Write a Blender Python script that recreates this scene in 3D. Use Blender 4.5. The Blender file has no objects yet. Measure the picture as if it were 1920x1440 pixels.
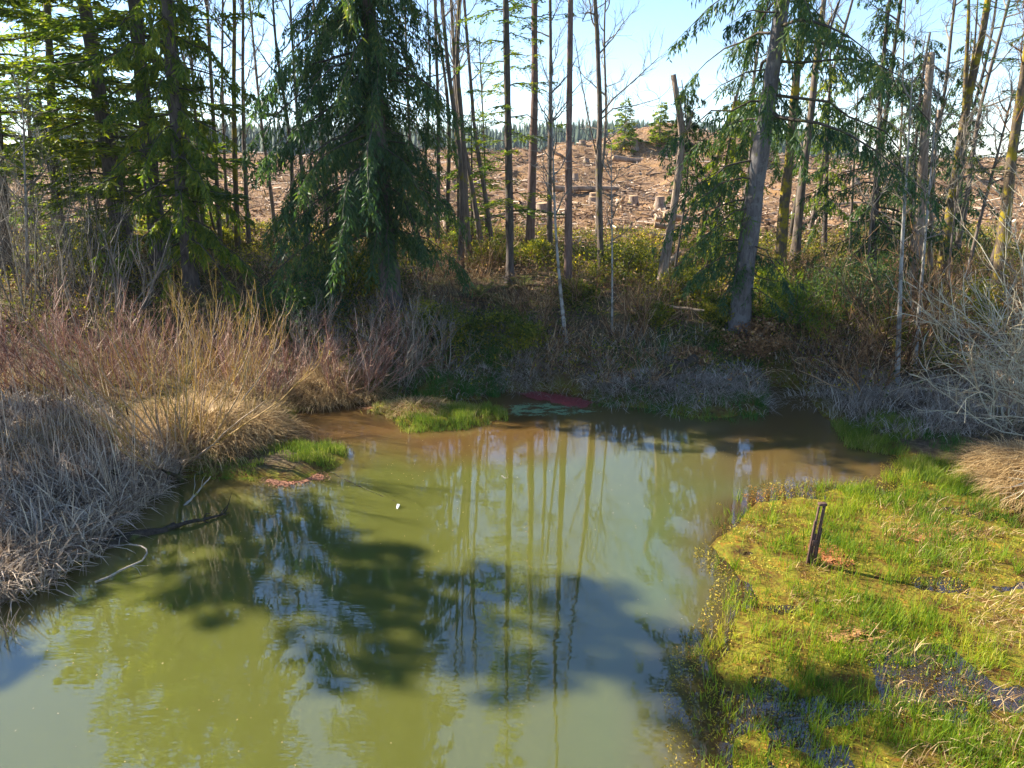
import bpy, math, random
import numpy as np

# ------------------------------------------------------------------ camera, sky, sun, exposure
SC = bpy.context.scene
COL = SC.collection
PITCH = math.radians(17.4)
FPX = 1371.0                      # focal length in pixels of the 1920 px wide photograph
CAMZ = 7.0
cam_data = bpy.data.cameras.new('camera')
cam_data.sensor_width = 36.0
cam_data.lens = 36.0 * FPX / 1920.0
cam_data.clip_start = 0.1
cam_data.clip_end = 6000
cam = bpy.data.objects.new('camera', cam_data)
cam.location = (0, 0, CAMZ)
cam.rotation_euler = (math.radians(90) - PITCH, 0, 0)
COL.objects.link(cam)
SC.camera = cam

SUN_AZ = math.radians(66)         # to the left of the viewing direction (+Y)
SUN_EL = math.radians(35)
w = bpy.data.worlds.new('World'); SC.world = w; w.use_nodes = True
nt = w.node_tree
bg = nt.nodes['Background']
sky = nt.nodes.new('ShaderNodeTexSky')
sky.sky_type = 'NISHITA'; sky.sun_disc = False
sky.sun_elevation = SUN_EL; sky.sun_rotation = -SUN_AZ
sky.air_density = 0.85; sky.dust_density = 0.0; sky.ozone_density = 3.0; sky.altitude = 600
nt.links.new(sky.outputs[0], bg.inputs[0])
bg.inputs[1].default_value = 0.095
sl = bpy.data.lights.new('sun', 'SUN')
sl.energy = 5.0; sl.angle = math.radians(0.5); sl.color = (1.0, 0.90, 0.74)
so = bpy.data.objects.new('sun', sl); COL.objects.link(so)
so.location = (-40, 30, 60)
from mathutils import Vector
SUNV = Vector((-math.sin(SUN_AZ) * math.cos(SUN_EL), math.cos(SUN_AZ) * math.cos(SUN_EL), math.sin(SUN_EL)))
so.rotation_euler = SUNV.to_track_quat('Z', 'Y').to_euler()
SC.view_settings.view_transform = 'Standard'
SC.view_settings.look = 'None'
SC.view_settings.gamma = 1.0
SC.view_settings.use_curve_mapping = False
SC.view_settings.exposure = 1.7
SC.cycles.use_denoising = True
SC.cycles.max_bounces = 6
SC.cycles.diffuse_bounces = 3
SC.cycles.glossy_bounces = 3
SC.cycles.transmission_bounces = 3
SC.cycles.caustics_reflective = False
SC.cycles.caustics_refractive = False

rng = np.random.default_rng(7)
random.seed(7)

# ------------------------------------------------------------------ noise, projection
_T = np.random.default_rng(3).random((256, 256))
def vnoise(x, y):
    x = np.asarray(x, float); y = np.asarray(y, float)
    xi = np.floor(x).astype(int); yi = np.floor(y).astype(int)
    fx = x - xi; fy = y - yi
    fx = fx * fx * (3 - 2 * fx); fy = fy * fy * (3 - 2 * fy)
    a = _T[xi & 255, yi & 255]; b = _T[(xi + 1) & 255, yi & 255]
    c = _T[xi & 255, (yi + 1) & 255]; d = _T[(xi + 1) & 255, (yi + 1) & 255]
    return (a * (1 - fx) + b * fx) * (1 - fy) + (c * (1 - fx) + d * fx) * fy
def fbm(x, y, s=1.0, o=3):
    x = np.asarray(x, float) / s; y = np.asarray(y, float) / s
    r = 0; a = .5; t = 0
    for i in range(o):
        r = r + a * vnoise(x + 17 * i, y + 31 * i); t += a; a *= .5; x = x * 2.03; y = y * 2.03
    return r / t
CP, SP = math.cos(PITCH), math.sin(PITCH)
def raydir(px, py):
    xx = (px - 960) / FPX; up = (720 - py) / FPX
    return np.array([xx, CP + up * SP, -SP + up * CP])
def flat(px, py, z=0.0):
    d = raydir(px, py); t = (z - CAMZ) / d[2]
    return (d[0] * t, d[1] * t)
def at_depth(px, py, Y):
    d = raydir(px, py); t = Y / d[1]
    return np.array([d[0] * t, Y, CAMZ + d[2] * t])
def project(X, Y, Z):
    dz = Z - CAMZ
    fw = Y * CP - dz * SP
    up = Y * SP + dz * CP
    fw = np.where(fw < .01, .01, fw)
    return 960 + FPX * X / fw, 720 - FPX * up / fw
def inpoly(x, y, poly):
    x = np.asarray(x); y = np.asarray(y); r = np.zeros(x.shape, bool)
    n = len(poly); j = n - 1
    for i in range(n):
        xi, yi = poly[i]; xj, yj = poly[j]
        c = ((yi > y) != (yj > y)) & (x < (xj - xi) * (y - yi) / (yj - yi + 1e-12) + xi)
        r ^= c; j = i
    return r
def sdist(x, y, poly):
    d = np.full(np.shape(x), 1e9)
    n = len(poly)
    for i in range(n):
        ax, ay = poly[i]; bx, by = poly[(i + 1) % n]
        ex, ey = bx - ax, by - ay
        t = np.clip(((x - ax) * ex + (y - ay) * ey) / (ex * ex + ey * ey + 1e-9), 0, 1)
        d = np.minimum(d, (x - ax - t * ex) ** 2 + (y - ay - t * ey) ** 2)
    d = np.sqrt(d)
    return np.where(inpoly(x, y, poly), -d, d)

MAT_EDGE = [(1690, 862), (1665, 885), (1640, 903), (1600, 915), (1500, 908), (1400, 925), (1350, 950), (1330, 1010), (1328, 1060),
            (1368, 1090), (1350, 1150), (1312, 1210), (1280, 1245), (1272, 1300), (1285, 1360), (1290, 1440), (1300, 1600)]
WPX = [(-60, 1165), (0, 1130), (60, 1112), (130, 1078), (178, 1040), (215, 1000), (270, 960), (300, 930), (322, 895),
       (345, 902), (430, 900), (500, 908), (560, 900), (610, 888), (648, 868), (655, 850), (620, 838), (560, 828), (545, 800),
       (560, 780), (600, 762), (640, 752), (700, 749), (760, 748), (900, 752), (905, 740), (940, 734), (1000, 737), (1060, 742),
       (1110, 752), (1160, 765), (1230, 772), (1300, 786), (1380, 788), (1436, 778), (1445, 745), (1455, 728), (1490, 732),
       (1510, 750), (1545, 790), (1580, 803), (1592, 830), (1640, 850)]
WATER = [(-9, -15), (-10, 2), (-9.3, 8)] + [flat(*p) for p in WPX] + [flat(*p) for p in MAT_EDGE] + [(2, -15)]
ISLET = [flat(*p) for p in [(690, 772), (735, 782), (748, 800), (800, 806), (870, 800), (920, 790), (950, 787), (948, 774), (880, 766), (780, 757), (705, 760)]]
MARSH = [flat(*p) for p in MAT_EDGE] + [(2, -15), (30, -15), (30, 9)] + [flat(*p) for p in [(2100, 985), (1960, 965), (1900, 935), (1840, 890), (1760, 872)]]
GX = np.arange(-42, 42.01, .12); GY = np.arange(-24, 46.01, .12)
_gx, _gy = np.meshgrid(GX, GY, indexing='ij')
SDW = sdist(_gx, _gy, WATER); SDM = sdist(_gx, _gy, MARSH); SDI = sdist(_gx, _gy, ISLET)
# ragged shore
_rg = (fbm(_gx, _gy, .8, 3) - .5) * .7
SDW = SDW + _rg * np.clip(1.5 - abs(SDW), 0, 1)
def look(G, x, y):
    fx = np.clip((np.asarray(x, float) + 42) / .12, 0, G.shape[0] - 1.001); fy = np.clip((np.asarray(y, float) + 24) / .12, 0, G.shape[1] - 1.001)
    i = fx.astype(int); j = fy.astype(int); u = fx - i; v = fy - j
    return (G[i, j] * (1 - u) + G[i + 1, j] * u) * (1 - v) + (G[i, j + 1] * (1 - u) + G[i + 1, j + 1] * u) * v
PY_ = [-50, 17.5, 20, 21.5, 23.4, 28.7, 39, 55, 70, 80, 88, 96, 120, 200, 330, 520, 700, 900, 1600, 3000]
PZ_ = [.25, .25, .35, .75, 1.5, 2.2, 3.0, 3.6, 5.1, 6.3, 7.0, 7.0, 4, 0, 0, 4, 11, 13, 5, 0]
RX_ = [-.8, -.5, -.36, -.04, .03, .1, .17, .25, .32, .4, .5, .9]
RF_ = [.9, 1.05, 1.1, .6, .95, 1.3, 1.35, 1.2, .9, .2, -.3, -.5]
def ground(X, Y):
    X = np.asarray(X, float); Y = np.asarray(Y, float)
    dW = look(SDW, X, Y); dM = look(SDM, X, Y); dI = look(SDI, X, Y)
    sh = 1.6 / (1 + np.exp((X + 7) / 1.2))
    P = np.interp(Y - sh, PY_, PZ_)
    ridge = np.interp(X / np.maximum(Y, 1), RX_, RF_)
    P = np.where(Y > 330, P * ridge, P)
    P = P - .9 * np.exp(-((Y - 90) / 16) ** 2) + 3.5 * np.exp(-((X - 17.5) / 10.) ** 2 - ((Y - 86) / 11) ** 2) + .7 * np.exp(-((X + 25) / 30) ** 2 - ((Y - 90) / 14) ** 2)
    P = P + .9 * np.exp(-((X - 8.3) / 1.5) ** 2 - ((Y - 23.2) / 1.6) ** 2)
    dU = np.minimum(dW, dM)
    land = .06 + (1 - np.exp(-np.maximum(dU, 0) / 1.1)) * P
    amp = np.clip((Y - 22) / 30, 0, 1)
    land = land + (fbm(X, Y, 1.3, 3) - .5) * (.22 + .5 * amp) * np.clip(dU, 0, 1) + (fbm(X, Y, 6, 3) - .5) * 2.6 * amp * np.clip(dU, 0, 1)
    marsh = .004 + (fbm(X, Y, .9, 4) - .415) * .12
    z = np.where(dM < 0, np.minimum(marsh, .10), land)
    e = np.clip(dW / .5, 0, 1)
    z = np.where(dW > 0, z * e - .03 * (1 - e), -.03 - np.minimum(.5 * np.abs(dW), .9))
    z = np.where(dI < .05, .10 * np.clip((.05 - dI) / .2, 0, 1), z)
    return z
_cache_t = np.concatenate([np.arange(5, 60, .05), np.arange(60, 200, .4)])
def hit(px, py):
    d = raydir(px, py)
    X = d[0] * _cache_t; Y = d[1] * _cache_t; Z = CAMZ + d[2] * _cache_t
    b = Z <= np.maximum(ground(X, Y), 0)
    i = int(np.argmax(b)) if b.any() else len(_cache_t) - 1
    return np.array([X[i], Y[i], float(np.maximum(ground(X[i], Y[i]), 0))])

# ------------------------------------------------------------------ mesh buffers
class Buf:
    def __init__(s): s.v = []; s.q = []; s.t = []; s.tint = []; s.n = 0
    def add(s, V, Q=None, T=None, tint=0.5):
        V = np.asarray(V, np.float32).reshape(-1, 3)
        s.v.append(V)
        s.tint.append(np.broadcast_to(np.asarray(tint, np.float32), (len(V),)).copy())
        if Q is not None and len(Q): s.q.append(np.asarray(Q, np.int64) + s.n)
        if T is not None and len(T): s.t.append(np.asarray(T, np.int64) + s.n)
        s.n += len(V)
    def ribbons(s, C, W, S, tint):
        """C (N,k,3) centre lines, W (N,k) widths, S (N,3) side vectors"""
        N, k, _ = C.shape
        if N == 0: return
        off = S[:, None, :] * W[:, :, None] * .5
        V = np.stack([C - off, C + off], 2).reshape(N * k * 2, 3)
        b = (np.arange(N) * k * 2)[:, None]
        j = np.arange(k - 1)[None, :] * 2
        Q = np.stack([b + j, b + j + 1, b + j + 3, b + j + 2], -1).reshape(-1, 4)
        s.add(V, Q, None, np.repeat(tint, k * 2))
    def kites(s, P, D, S, L, W, tint):
        N = len(P)
        if N == 0: return
        m = P + D * (L * .45)[:, None]; o = S * (W * .5)[:, None]
        V = np.stack([P, m + o, P + D * L[:, None], m - o], 1).reshape(-1, 3)
        Q = np.arange(N * 4).reshape(N, 4)
        s.add(V, Q, None, np.repeat(tint, 4))
    def tubes(s, C, R, sides, tint, cap=False):
        """C (N,k,3), R (N,k)"""
        C = np.asarray(C, float); R = np.asarray(R, float)
        N, k, _ = C.shape
        if N == 0: return
        T = np.gradient(C, axis=1); T /= np.linalg.norm(T, axis=2, keepdims=True) + 1e-9
        ref = np.where(np.abs(T[:, :1, 2:3]) > .8, np.array([[[1., 0, 0]]]), np.array([[[0, 0, 1.]]]))
        A = np.cross(T, np.broadcast_to(ref, T.shape)); A /= np.linalg.norm(A, axis=2, keepdims=True) + 1e-9
        B = np.cross(T, A)
        a = np.arange(sides) * 2 * math.pi / sides
        V = C[:, :, None, :] + R[:, :, None, None] * (np.cos(a)[None, None, :, None] * A[:, :, None, :] + np.sin(a)[None, None, :, None] * B[:, :, None, :])
        V = V.reshape(-1, 3)
        base = (np.arange(N) * k * sides)[:, None, None]
        j = (np.arange(k - 1) * sides)[None, :, None]; i = np.arange(sides)[None, None, :]; i2 = (i + 1) % sides
        Q = np.stack([base + j + i, base + j + i2, base + j + sides + i2, base + j + sides + i], -1).reshape(-1, 4)
        tn = np.repeat(np.broadcast_to(np.asarray(tint, float), (N,)), k * sides)
        Tt = None
        if cap:
            o = np.arange(N)[:, None] * k * sides
            f = np.arange(1, sides - 1)[None, :]
            t1 = np.stack([o + 0 * f, o + f + 1, o + f], -1).reshape(-1, 3)
            o2 = o + (k - 1) * sides
            t2 = np.stack([o2 + 0 * f, o2 + f, o2 + f + 1], -1).reshape(-1, 3)
            Tt = np.concatenate([t1, t2])
        s.add(V, Q, Tt, tn)
    def mesh(s, name, smooth=False):
        me = bpy.data.meshes.new(name)
        V = np.concatenate(s.v) if s.v else np.zeros((0, 3), np.float32)
        Q = np.concatenate(s.q) if s.q else np.zeros((0, 4), np.int64)
        T = np.concatenate(s.t) if s.t else np.zeros((0, 3), np.int64)
        me.vertices.add(len(V)); me.vertices.foreach_set('co', V.ravel())
        me.loops.add(Q.size + T.size)
        me.loops.foreach_set('vertex_index', np.concatenate([Q.ravel(), T.ravel()]).astype(np.int32))
        me.polygons.add(len(Q) + len(T))
        st = np.concatenate([np.arange(len(Q)) * 4, Q.size + np.arange(len(T)) * 3]).astype(np.int32)
        me.polygons.foreach_set('loop_start', st)
        if smooth: me.polygons.foreach_set('use_smooth', np.ones(len(Q) + len(T), bool))
        me.update(calc_edges=True)
        a = me.attributes.new('tint', 'FLOAT', 'POINT'); a.data.foreach_set('value', np.concatenate(s.tint) if s.tint else np.zeros(0, np.float32))
        return me
TRI = [0]
def link(name, me, mat, parent=None, origin=None):
    o = bpy.data.objects.new(name, me); COL.objects.link(o)
    if mat and not me.materials: me.materials.append(mat)
    if parent: o.parent = parent
    return o
def build(name, buf, mat, parent=None, origin=(0, 0, 0), smooth=False):
    """mesh object from a buffer given in world space, moved so that its origin is `origin`"""
    if parent is not None: origin = tuple(parent.location)
    for v in buf.v: v -= np.asarray(origin, np.float32)
    o = link(name, buf.mesh(name, smooth), mat, parent)
    if parent is None: o.location = origin
    return o
def tag(o, label=None, cat=None, group=None, kind=None):
    if label: o['label'] = label
    if cat: o['category'] = cat
    if group: o['group'] = group
    if kind: o['kind'] = kind
    return o
def thing(name, label, cat, loc, group=None):
    o = bpy.data.objects.new(name, None); COL.objects.link(o); o.location = tuple(float(a) for a in loc)
    o.empty_display_size = .3
    return tag(o, label, cat, group)
def U(a, b, n=None): return rng.uniform(a, b, n)
def unit(a): return a / (np.linalg.norm(a, axis=-1, keepdims=True) + 1e-9)
def rside(D):
    return unit(np.cross(D, unit(rng.normal(size=D.shape))))

# ------------------------------------------------------------------ materials
def nn(t, kind, **kw):
    n = t.nodes.new(kind)
    for k, v in kw.items(): setattr(n, k, v)
    return n
def ramp(t, stops, fac):
    r = nn(t, 'ShaderNodeValToRGB')
    e = r.color_ramp.elements
    while len(e) < len(stops): e.new(.5)
    for el, (p, c) in zip(e, stops): el.position = p; el.color = (*c, 1)
    t.links.new(fac, r.inputs[0]); return r.outputs[0]
def noise(t, scale, detail=3, vec=None, rough=.55, dist=0):
    n = nn(t, 'ShaderNodeTexNoise'); n.inputs['Scale'].default_value = scale; n.inputs['Detail'].default_value = detail
    n.inputs['Roughness'].default_value = rough; n.inputs['Distortion'].default_value = dist
    if vec is not None: t.links.new(vec, n.inputs['Vector'])
    return n.outputs['Fac']
def mapping(t, scale=(1, 1, 1), coord='Object'):
    tc = nn(t, 'ShaderNodeTexCoord'); m = nn(t, 'ShaderNodeMapping'); m.inputs['Scale'].default_value = scale
    t.links.new(tc.outputs[coord], m.inputs[0]); return m.outputs[0]
def mix(t, f, a, b):
    m = nn(t, 'ShaderNodeMix', data_type='RGBA')
    for s, v in ((m.inputs[0], f), (m.inputs[6], a), (m.inputs[7], b)):
        if hasattr(v, 'is_linked') or isinstance(v, bpy.types.NodeSocket): t.links.new(v, s)
        elif isinstance(v, (int, float)): s.default_value = v
        else: s.default_value = (*v, 1)
    return m.outputs[2]
def maprange(t, v, a, b, c=0, d=1):
    m = nn(t, 'ShaderNodeMapRange'); t.links.new(v, m.inputs[0])
    for i, x in enumerate((a, b, c, d)): m.inputs[i + 1].default_value = x
    return m.outputs[0]
def new_mat(name):
    m = bpy.data.materials.new(name); m.use_nodes = True
    t = m.node_tree; p = t.nodes['Principled BSDF']
    return m, t, p
def leafmat(name, stops, trans=.35, rough=.55, tcol=None, spec=.3):
    m, t, p = new_mat(name)
    at = nn(t, 'ShaderNodeAttribute', attribute_name='tint')
    c = ramp(t, stops, at.outputs['Fac'])
    t.links.new(c, p.inputs['Base Color']); p.inputs['Roughness'].default_value = rough
    p.inputs['Specular IOR Level'].default_value = spec
    if trans > 0:
        tr = nn(t, 'ShaderNodeBsdfTranslucent'); ms = nn(t, 'ShaderNodeMixShader'); ms.inputs[0].default_value = trans
        if tcol:
            mc = nn(t, 'ShaderNodeMix', data_type='RGBA', blend_type='MULTIPLY'); mc.inputs[0].default_value = 1
            t.links.new(c, mc.inputs[6]); mc.inputs[7].default_value = (*tcol, 1); t.links.new(mc.outputs[2], tr.inputs[0])
        else: t.links.new(c, tr.inputs[0])
        t.links.new(p.outputs[0], ms.inputs[1]); t.links.new(tr.outputs[0], ms.inputs[2])
        t.links.new(ms.outputs[0], t.nodes['Material Output'].inputs[0])
    return m
def barkmat(name, dark, light, moss=0.0, mosscol=(.22, .20, .02), patch=None, sc=1.0, bump=.6):
    m, t, p = new_mat(name)
    v = mapping(t, (9 * sc, 9 * sc, 1.6 * sc))
    n1 = noise(t, 1.6, 5, v, .65)
    c = ramp(t, [(.3, dark), (.7, light)], n1)
    v2 = mapping(t, (1, 1, 1))
    if patch:
        n3 = noise(t, 3.5 * sc, 4, v2, .7)
        c = mix(t, maprange(t, n3, .5, .58), c, patch)
    if moss > 0:
        n2 = noise(t, 2.2, 5, v2, .7)
        c = mix(t, maprange(t, n2, .62 - moss * .2, .70 - moss * .2), c, mosscol)
    t.links.new(c, p.inputs['Base Color']); p.inputs['Roughness'].default_value = .85; p.inputs['Specular IOR Level'].default_value = .2
    b = nn(t, 'ShaderNodeBump'); b.inputs['Strength'].default_value = bump; b.inputs['Distance'].default_value = .03
    t.links.new(n1, b.inputs['Height']); t.links.new(b.outputs[0], p.inputs['Normal'])
    return m
M = {}
M['needle_dark'] = leafmat('needle_dark', [(0, (.02, .048, .026)), (.4, (.045, .095, .042)), (.7, (.09, .15, .045)), (1, (.24, .24, .05))], .35, tcol=(1.6, 1.7, .6))
M['needle_mid'] = leafmat('needle_mid', [(0, (.03, .075, .022)), (.4, (.09, .15, .028)), (.75, (.22, .27, .035)), (1, (.42, .36, .05))], .5, tcol=(1.9, 1.8, .45))
M['needle_grey'] = leafmat('needle_grey', [(0, (.07, .08, .045)), (.6, (.16, .17, .08)), (1, (.27, .25, .13))], .3)
M['bush_leaf'] = leafmat('bush_leaf', [(0, (.025, .05, .015)), (.4, (.10, .13, .025)), (.75, (.26, .25, .035)), (1, (.48, .38, .06))], .5, tcol=(1.7, 1.6, .45))
M['grass_bright'] = leafmat('grass_bright', [(0, (.05, .12, .012)), (.45, (.19, .29, .018)), (.75, (.40, .42, .03)), (1, (.6, .46, .16))], .4, tcol=(1.3, 1.3, .4))
M['grass_shore'] = leafmat('grass_shore', [(0, (.04, .10, .015)), (.45, (.14, .23, .02)), (.75, (.32, .36, .04)), (1, (.55, .44, .2))], .4)
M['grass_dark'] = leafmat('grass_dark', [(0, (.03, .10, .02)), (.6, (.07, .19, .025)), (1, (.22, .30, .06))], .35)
M['straw'] = leafmat('straw', [(0, (.17, .10, .045)), (.4, (.38, .25, .11)), (.8, (.58, .41, .19)), (1, (.72, .57, .33))], .3, .6)
M['straw_grey'] = leafmat('straw_grey', [(0, (.13, .095, .07)), (.4, (.33, .26, .2)), (.8, (.54, .45, .36)), (1, (.76, .68, .57))], .2, .6)
M['reed'] = leafmat('reed', [(0, (.11, .075, .05)), (.35, (.31, .235, .17)), (.75, (.55, .44, .34)), (1, (.8, .66, .47))], .2, .5)
M['bramble'] = leafmat('bramble', [(0, (.045, .025, .015)), (.4, (.17, .085, .04)), (.75, (.4, .22, .09)), (1, (.62, .46, .28))], .15, .7)
M['redtwig'] = leafmat('redtwig', [(0, (.13, .055, .04)), (.5, (.33, .16, .11)), (.85, (.5, .32, .23)), (1, (.72, .58, .46))], 0, .6)
M['greytwig'] = leafmat('greytwig', [(0, (.09, .075, .06)), (.5, (.21, .18, .14)), (1, (.4, .36, .29))], 0, .7)
M['willow'] = leafmat('willow', [(0, (.2, .12, .06)), (.4, (.42, .3, .2)), (.6, (.36, .22, .055)), (1, (.5, .32, .05))], 0, .6)
M['lichen_twig'] = leafmat('lichen_twig', [(0, (.2, .13, .09)), (.4, (.40, .33, .22)), (1, (.64, .6, .44))], 0, .8)
M['debris'] = leafmat('debris', [(0, (.04, .024, .015)), (.4, (.2, .12, .07)), (.75, (.4, .28, .19)), (1, (.82, .7, .56))], 0, .8)
M['algae'] = leafmat('algae', [(0, (.14, .07, .015)), (.35, (.3, .22, .02)), (.7, (.42, .36, .03)), (1, (.5, .22, .04))], .2, .6)
M['bark_fir'] = barkmat('bark_fir', (.05, .04, .035), (.17, .14, .125), .15, (.12, .12, .03))
M['bark_grey'] = barkmat('bark_grey', (.06, .055, .055), (.17, .155, .155), .1, (.13, .13, .05), patch=(.15, .145, .145))
M['bark_limb'] = barkmat('bark_limb', (.04, .032, .025), (.12, .10, .08), .35, (.10, .10, .03))
M['bark_red'] = barkmat('bark_red', (.12, .07, .055), (.27, .18, .15), 0.05)
M['bark_alder'] = barkmat('bark_alder', (.08, .06, .05), (.22, .18, .15), .3, (.2, .17, .03))
M['bark_moss'] = barkmat('bark_moss', (.07, .05, .035), (.2, .15, .10), .62, (.30, .23, .02))
M['bark_pale'] = barkmat('bark_pale', (.22, .21, .19), (.42, .41, .38), .1, (.2, .2, .08), patch=(.16, .14, .12))
M['bark_snag'] = barkmat('bark_snag', (.12, .08, .055), (.42, .33, .26), .25, (.26, .21, .03))
M['log'] = barkmat('log', (.13, .085, .06), (.4, .3, .22), 0, sc=.7)
M['log_pale'] = barkmat('log_pale', (.22, .15, .10), (.5, .38, .27), 0, sc=.7)
M['wood_cut'] = barkmat('wood_cut', (.34, .21, .11), (.55, .38, .22), 0, bump=.2)
M['wood_wet'] = barkmat('wood_wet', (.02, .016, .012), (.08, .06, .045), .5, (.07, .08, .02))
M['driftwood'] = barkmat('driftwood', (.2, .17, .14), (.45, .4, .33), .1)
M['steel'] = barkmat('rusty_steel', (.05, .028, .022), (.17, .10, .08), 0, sc=2)
M['far_needle'] = leafmat('far_needle', [(0, (.015, .035, .02)), (.6, (.03, .06, .03)), (1, (.055, .085, .035))], 0, .8)

def ground_material():
    m, t, p = new_mat('ground')
    at = nn(t, 'ShaderNodeAttribute', attribute_name='zone')      # R marsh, G bank, B cleared hill
    sep = nn(t, 'ShaderNodeSeparateColor'); t.links.new(at.outputs['Color'], sep.inputs[0])
    v = mapping(t, (1, 1, 1))
    nb = noise(t, .9, 6, v, .65); nf = noise(t, 7, 6, v, .7); nm = noise(t, 2.4, 5, v, .6, .6)
    soil = ramp(t, [(.3, (.035, .024, .016)), (.5, (.10, .07, .045)), (.7, (.22, .16, .10))], nf)
    bank = mix(t, maprange(t, nb, .45, .62), soil, ramp(t, [(.3, (.05, .06, .015)), (.7, (.17, .15, .05))], nf))
    marsh = ramp(t, [(.3, (.035, .018, .008)), (.42, (.13, .055, .012)), (.5, (.19, .13, .016)), (.58, (.20, .20, .016)), (.7, (.38, .14, .025))], nm)
    marsh = mix(t, maprange(t, nf, .38, .62, 0, .7), marsh, ramp(t, [(.4, (.06, .035, .012)), (.6, (.20, .22, .02)), (.75, (.38, .38, .03))], noise(t, 16, 5, v, .75)))
    hill = ramp(t, [(.3, (.05, .027, .014)), (.45, (.19, .11, .06)), (.6, (.33, .215, .125)), (.78, (.5, .37, .24))], nf)
    hill = mix(t, maprange(t, nb, .52, .7, 0, .8), hill, (.36, .2, .07))
    far = (.03, .05, .03)
    c = mix(t, sep.outputs[0], bank, marsh)
    c = mix(t, sep.outputs[2], c, hill)
    c = mix(t, sep.outputs[1], c, far)
    t.links.new(c, p.inputs['Base Color']); p.inputs['Roughness'].default_value = .9; p.inputs['Specular IOR Level'].default_value = .15
    b = nn(t, 'ShaderNodeBump'); b.inputs['Strength'].default_value = .9; b.inputs['Distance'].default_value = .08
    t.links.new(nf, b.inputs['Height']); t.links.new(b.outputs[0], p.inputs['Normal'])
    return m
def water_material():
    m, t, p = new_mat('water')
    at = nn(t, 'ShaderNodeAttribute', attribute_name='zone')      # R shallow and rusty, G greenish middle
    sep = nn(t, 'ShaderNodeSeparateColor'); t.links.new(at.outputs['Color'], sep.inputs[0])
    c = mix(t, sep.outputs[1], (.11, .118, .026), (.09, .125, .052))
    c = mix(t, sep.outputs[0], c, (.125, .072, .022)); c = mix(t, sep.outputs[2], c, (.045, .024, .008))
    t.links.new(c, p.inputs['Base Color'])
    p.inputs['Roughness'].default_value = .0
    p.inputs['IOR'].default_value = 2.15
    p.inputs['Subsurface Weight'].default_value = 1.0
    p.inputs['Subsurface Scale'].default_value = .9
    p.inputs['Subsurface Radius'].default_value = (1, 1, .6)
    v = mapping(t, (1.0, 3.2, 1)); v2 = mapping(t, (1, 1.6, 1))
    n1 = noise(t, 3.2, 1.5, v, .5); n2 = noise(t, .5, 2, v2, .5)
    mm = nn(t, 'ShaderNodeMath', operation='MULTIPLY'); t.links.new(n1, mm.inputs[0]); t.links.new(maprange(t, n2, .35, .65, .1, 1), mm.inputs[1])
    b = nn(t, 'ShaderNodeBump'); b.inputs['Strength'].default_value = .2; b.inputs['Distance'].default_value = .008
    t.links.new(mm.outputs[0], b.inputs['Height']); t.links.new(b.outputs[0], p.inputs['Normal'])
    return m

# ------------------------------------------------------------------ ground sheet and water
def axis(lo, hi, st, far, g=1.12):
    a = list(np.arange(lo, hi + 1e-6, st)); d = st; x = hi
    while x < far: d *= g; x += d; a.append(x)
    d = st; x = lo; pre = []
    while x > -far if lo < 0 else x > lo: d *= g; x -= d; pre.append(x)
    return np.array(pre[::-1] + a)
def sheet(name, xs, ys, zf, mat):
    X, Y = np.meshgrid(xs, ys, indexing='ij')
    Z = zf(X, Y)
    b = Buf(); nx, ny = X.shape
    I = np.arange(nx * ny).reshape(nx, ny)
    Q = np.stack([I[:-1, :-1], I[1:, :-1], I[1:, 1:], I[:-1, 1:]], -1).reshape(-1, 4)
    b.add(np.stack([X, Y, Z], -1), Q)
    return b, X, Y, Z
def zone_attr(me, R, G, B):
    a = me.color_attributes.new('zone', 'FLOAT_COLOR', 'POINT')
    a.data.foreach_set('color', np.stack([R, G, B, np.ones_like(R)], -1).astype(np.float32).ravel())
xs = axis(-20, 20, .3, 2500, 1.15); ys = axis(-6, 32, .28, 2500, 1.2)
mid = np.arange(32.4, 100, .5)
ys = np.concatenate([ys[ys <= 32.01], mid, [100 * 1.09 ** i for i in range(1, 42)]])
b, X, Y, Z = sheet('ground', xs, ys, ground, None)
gme = b.mesh('ground', True)
X = X.ravel(); Y = Y.ravel()
dM = look(SDM, X, Y); dI = look(SDI, X, Y); dW = look(SDW, X, Y)
sm = lambda x, a, c: np.clip((x - a) / (c - a), 0, 1)
inside = (np.abs(X) < 41) & (Y < 45) & (Y > -23)
R = np.where(inside, np.maximum(sm(-dM, -.5, .2), sm(.4 - dW, -.3, .2)), 0)
Bz = sm(Y + (fbm(X, Y, 4, 2) - .5) * 6, 35, 40)
zone_attr(gme, R, sm(Y, 150, 260), Bz)
g = link('ground', gme, ground_material()); tag(g, kind='structure')

xs = np.arange(-16, 27, .4); ys = np.arange(-15, 27, .4)
b, X, Y, Z = sheet('water', xs, ys, lambda x, y: 0 * x, None)
wme = b.mesh('water', True)
X = X.ravel(); Y = Y.ravel(); dW = look(SDW, X, Y); dI = look(SDI, X, Y)
px, py = project(X, Y, 0 * X)
R = sm(-dW, 1.0, .1) * .5
R = np.maximum(R, sm(Y - .22 * np.maximum(X, 0) + (fbm(X, Y, 2, 2) - .5) * 2.5, 15.6, 17.4) * np.where(X < 1, 1, .65)); R = np.maximum(R, .85 * sm(X, 2.5, 6) * sm(Y, 12.5, 15.5))
R = np.maximum(R, sm(-look(SDM, X, Y), -.3, .3))
R = np.clip(R, 0, 1)
G = sm(X - Y * .1 + (fbm(X, Y, 3, 2) - .5) * 2, 0, 3)
zone_attr(wme, R, G, sm(-look(SDM, X, Y), -.2, .5))
wo = link('water', wme, water_material()); tag(wo, kind='structure')

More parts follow.
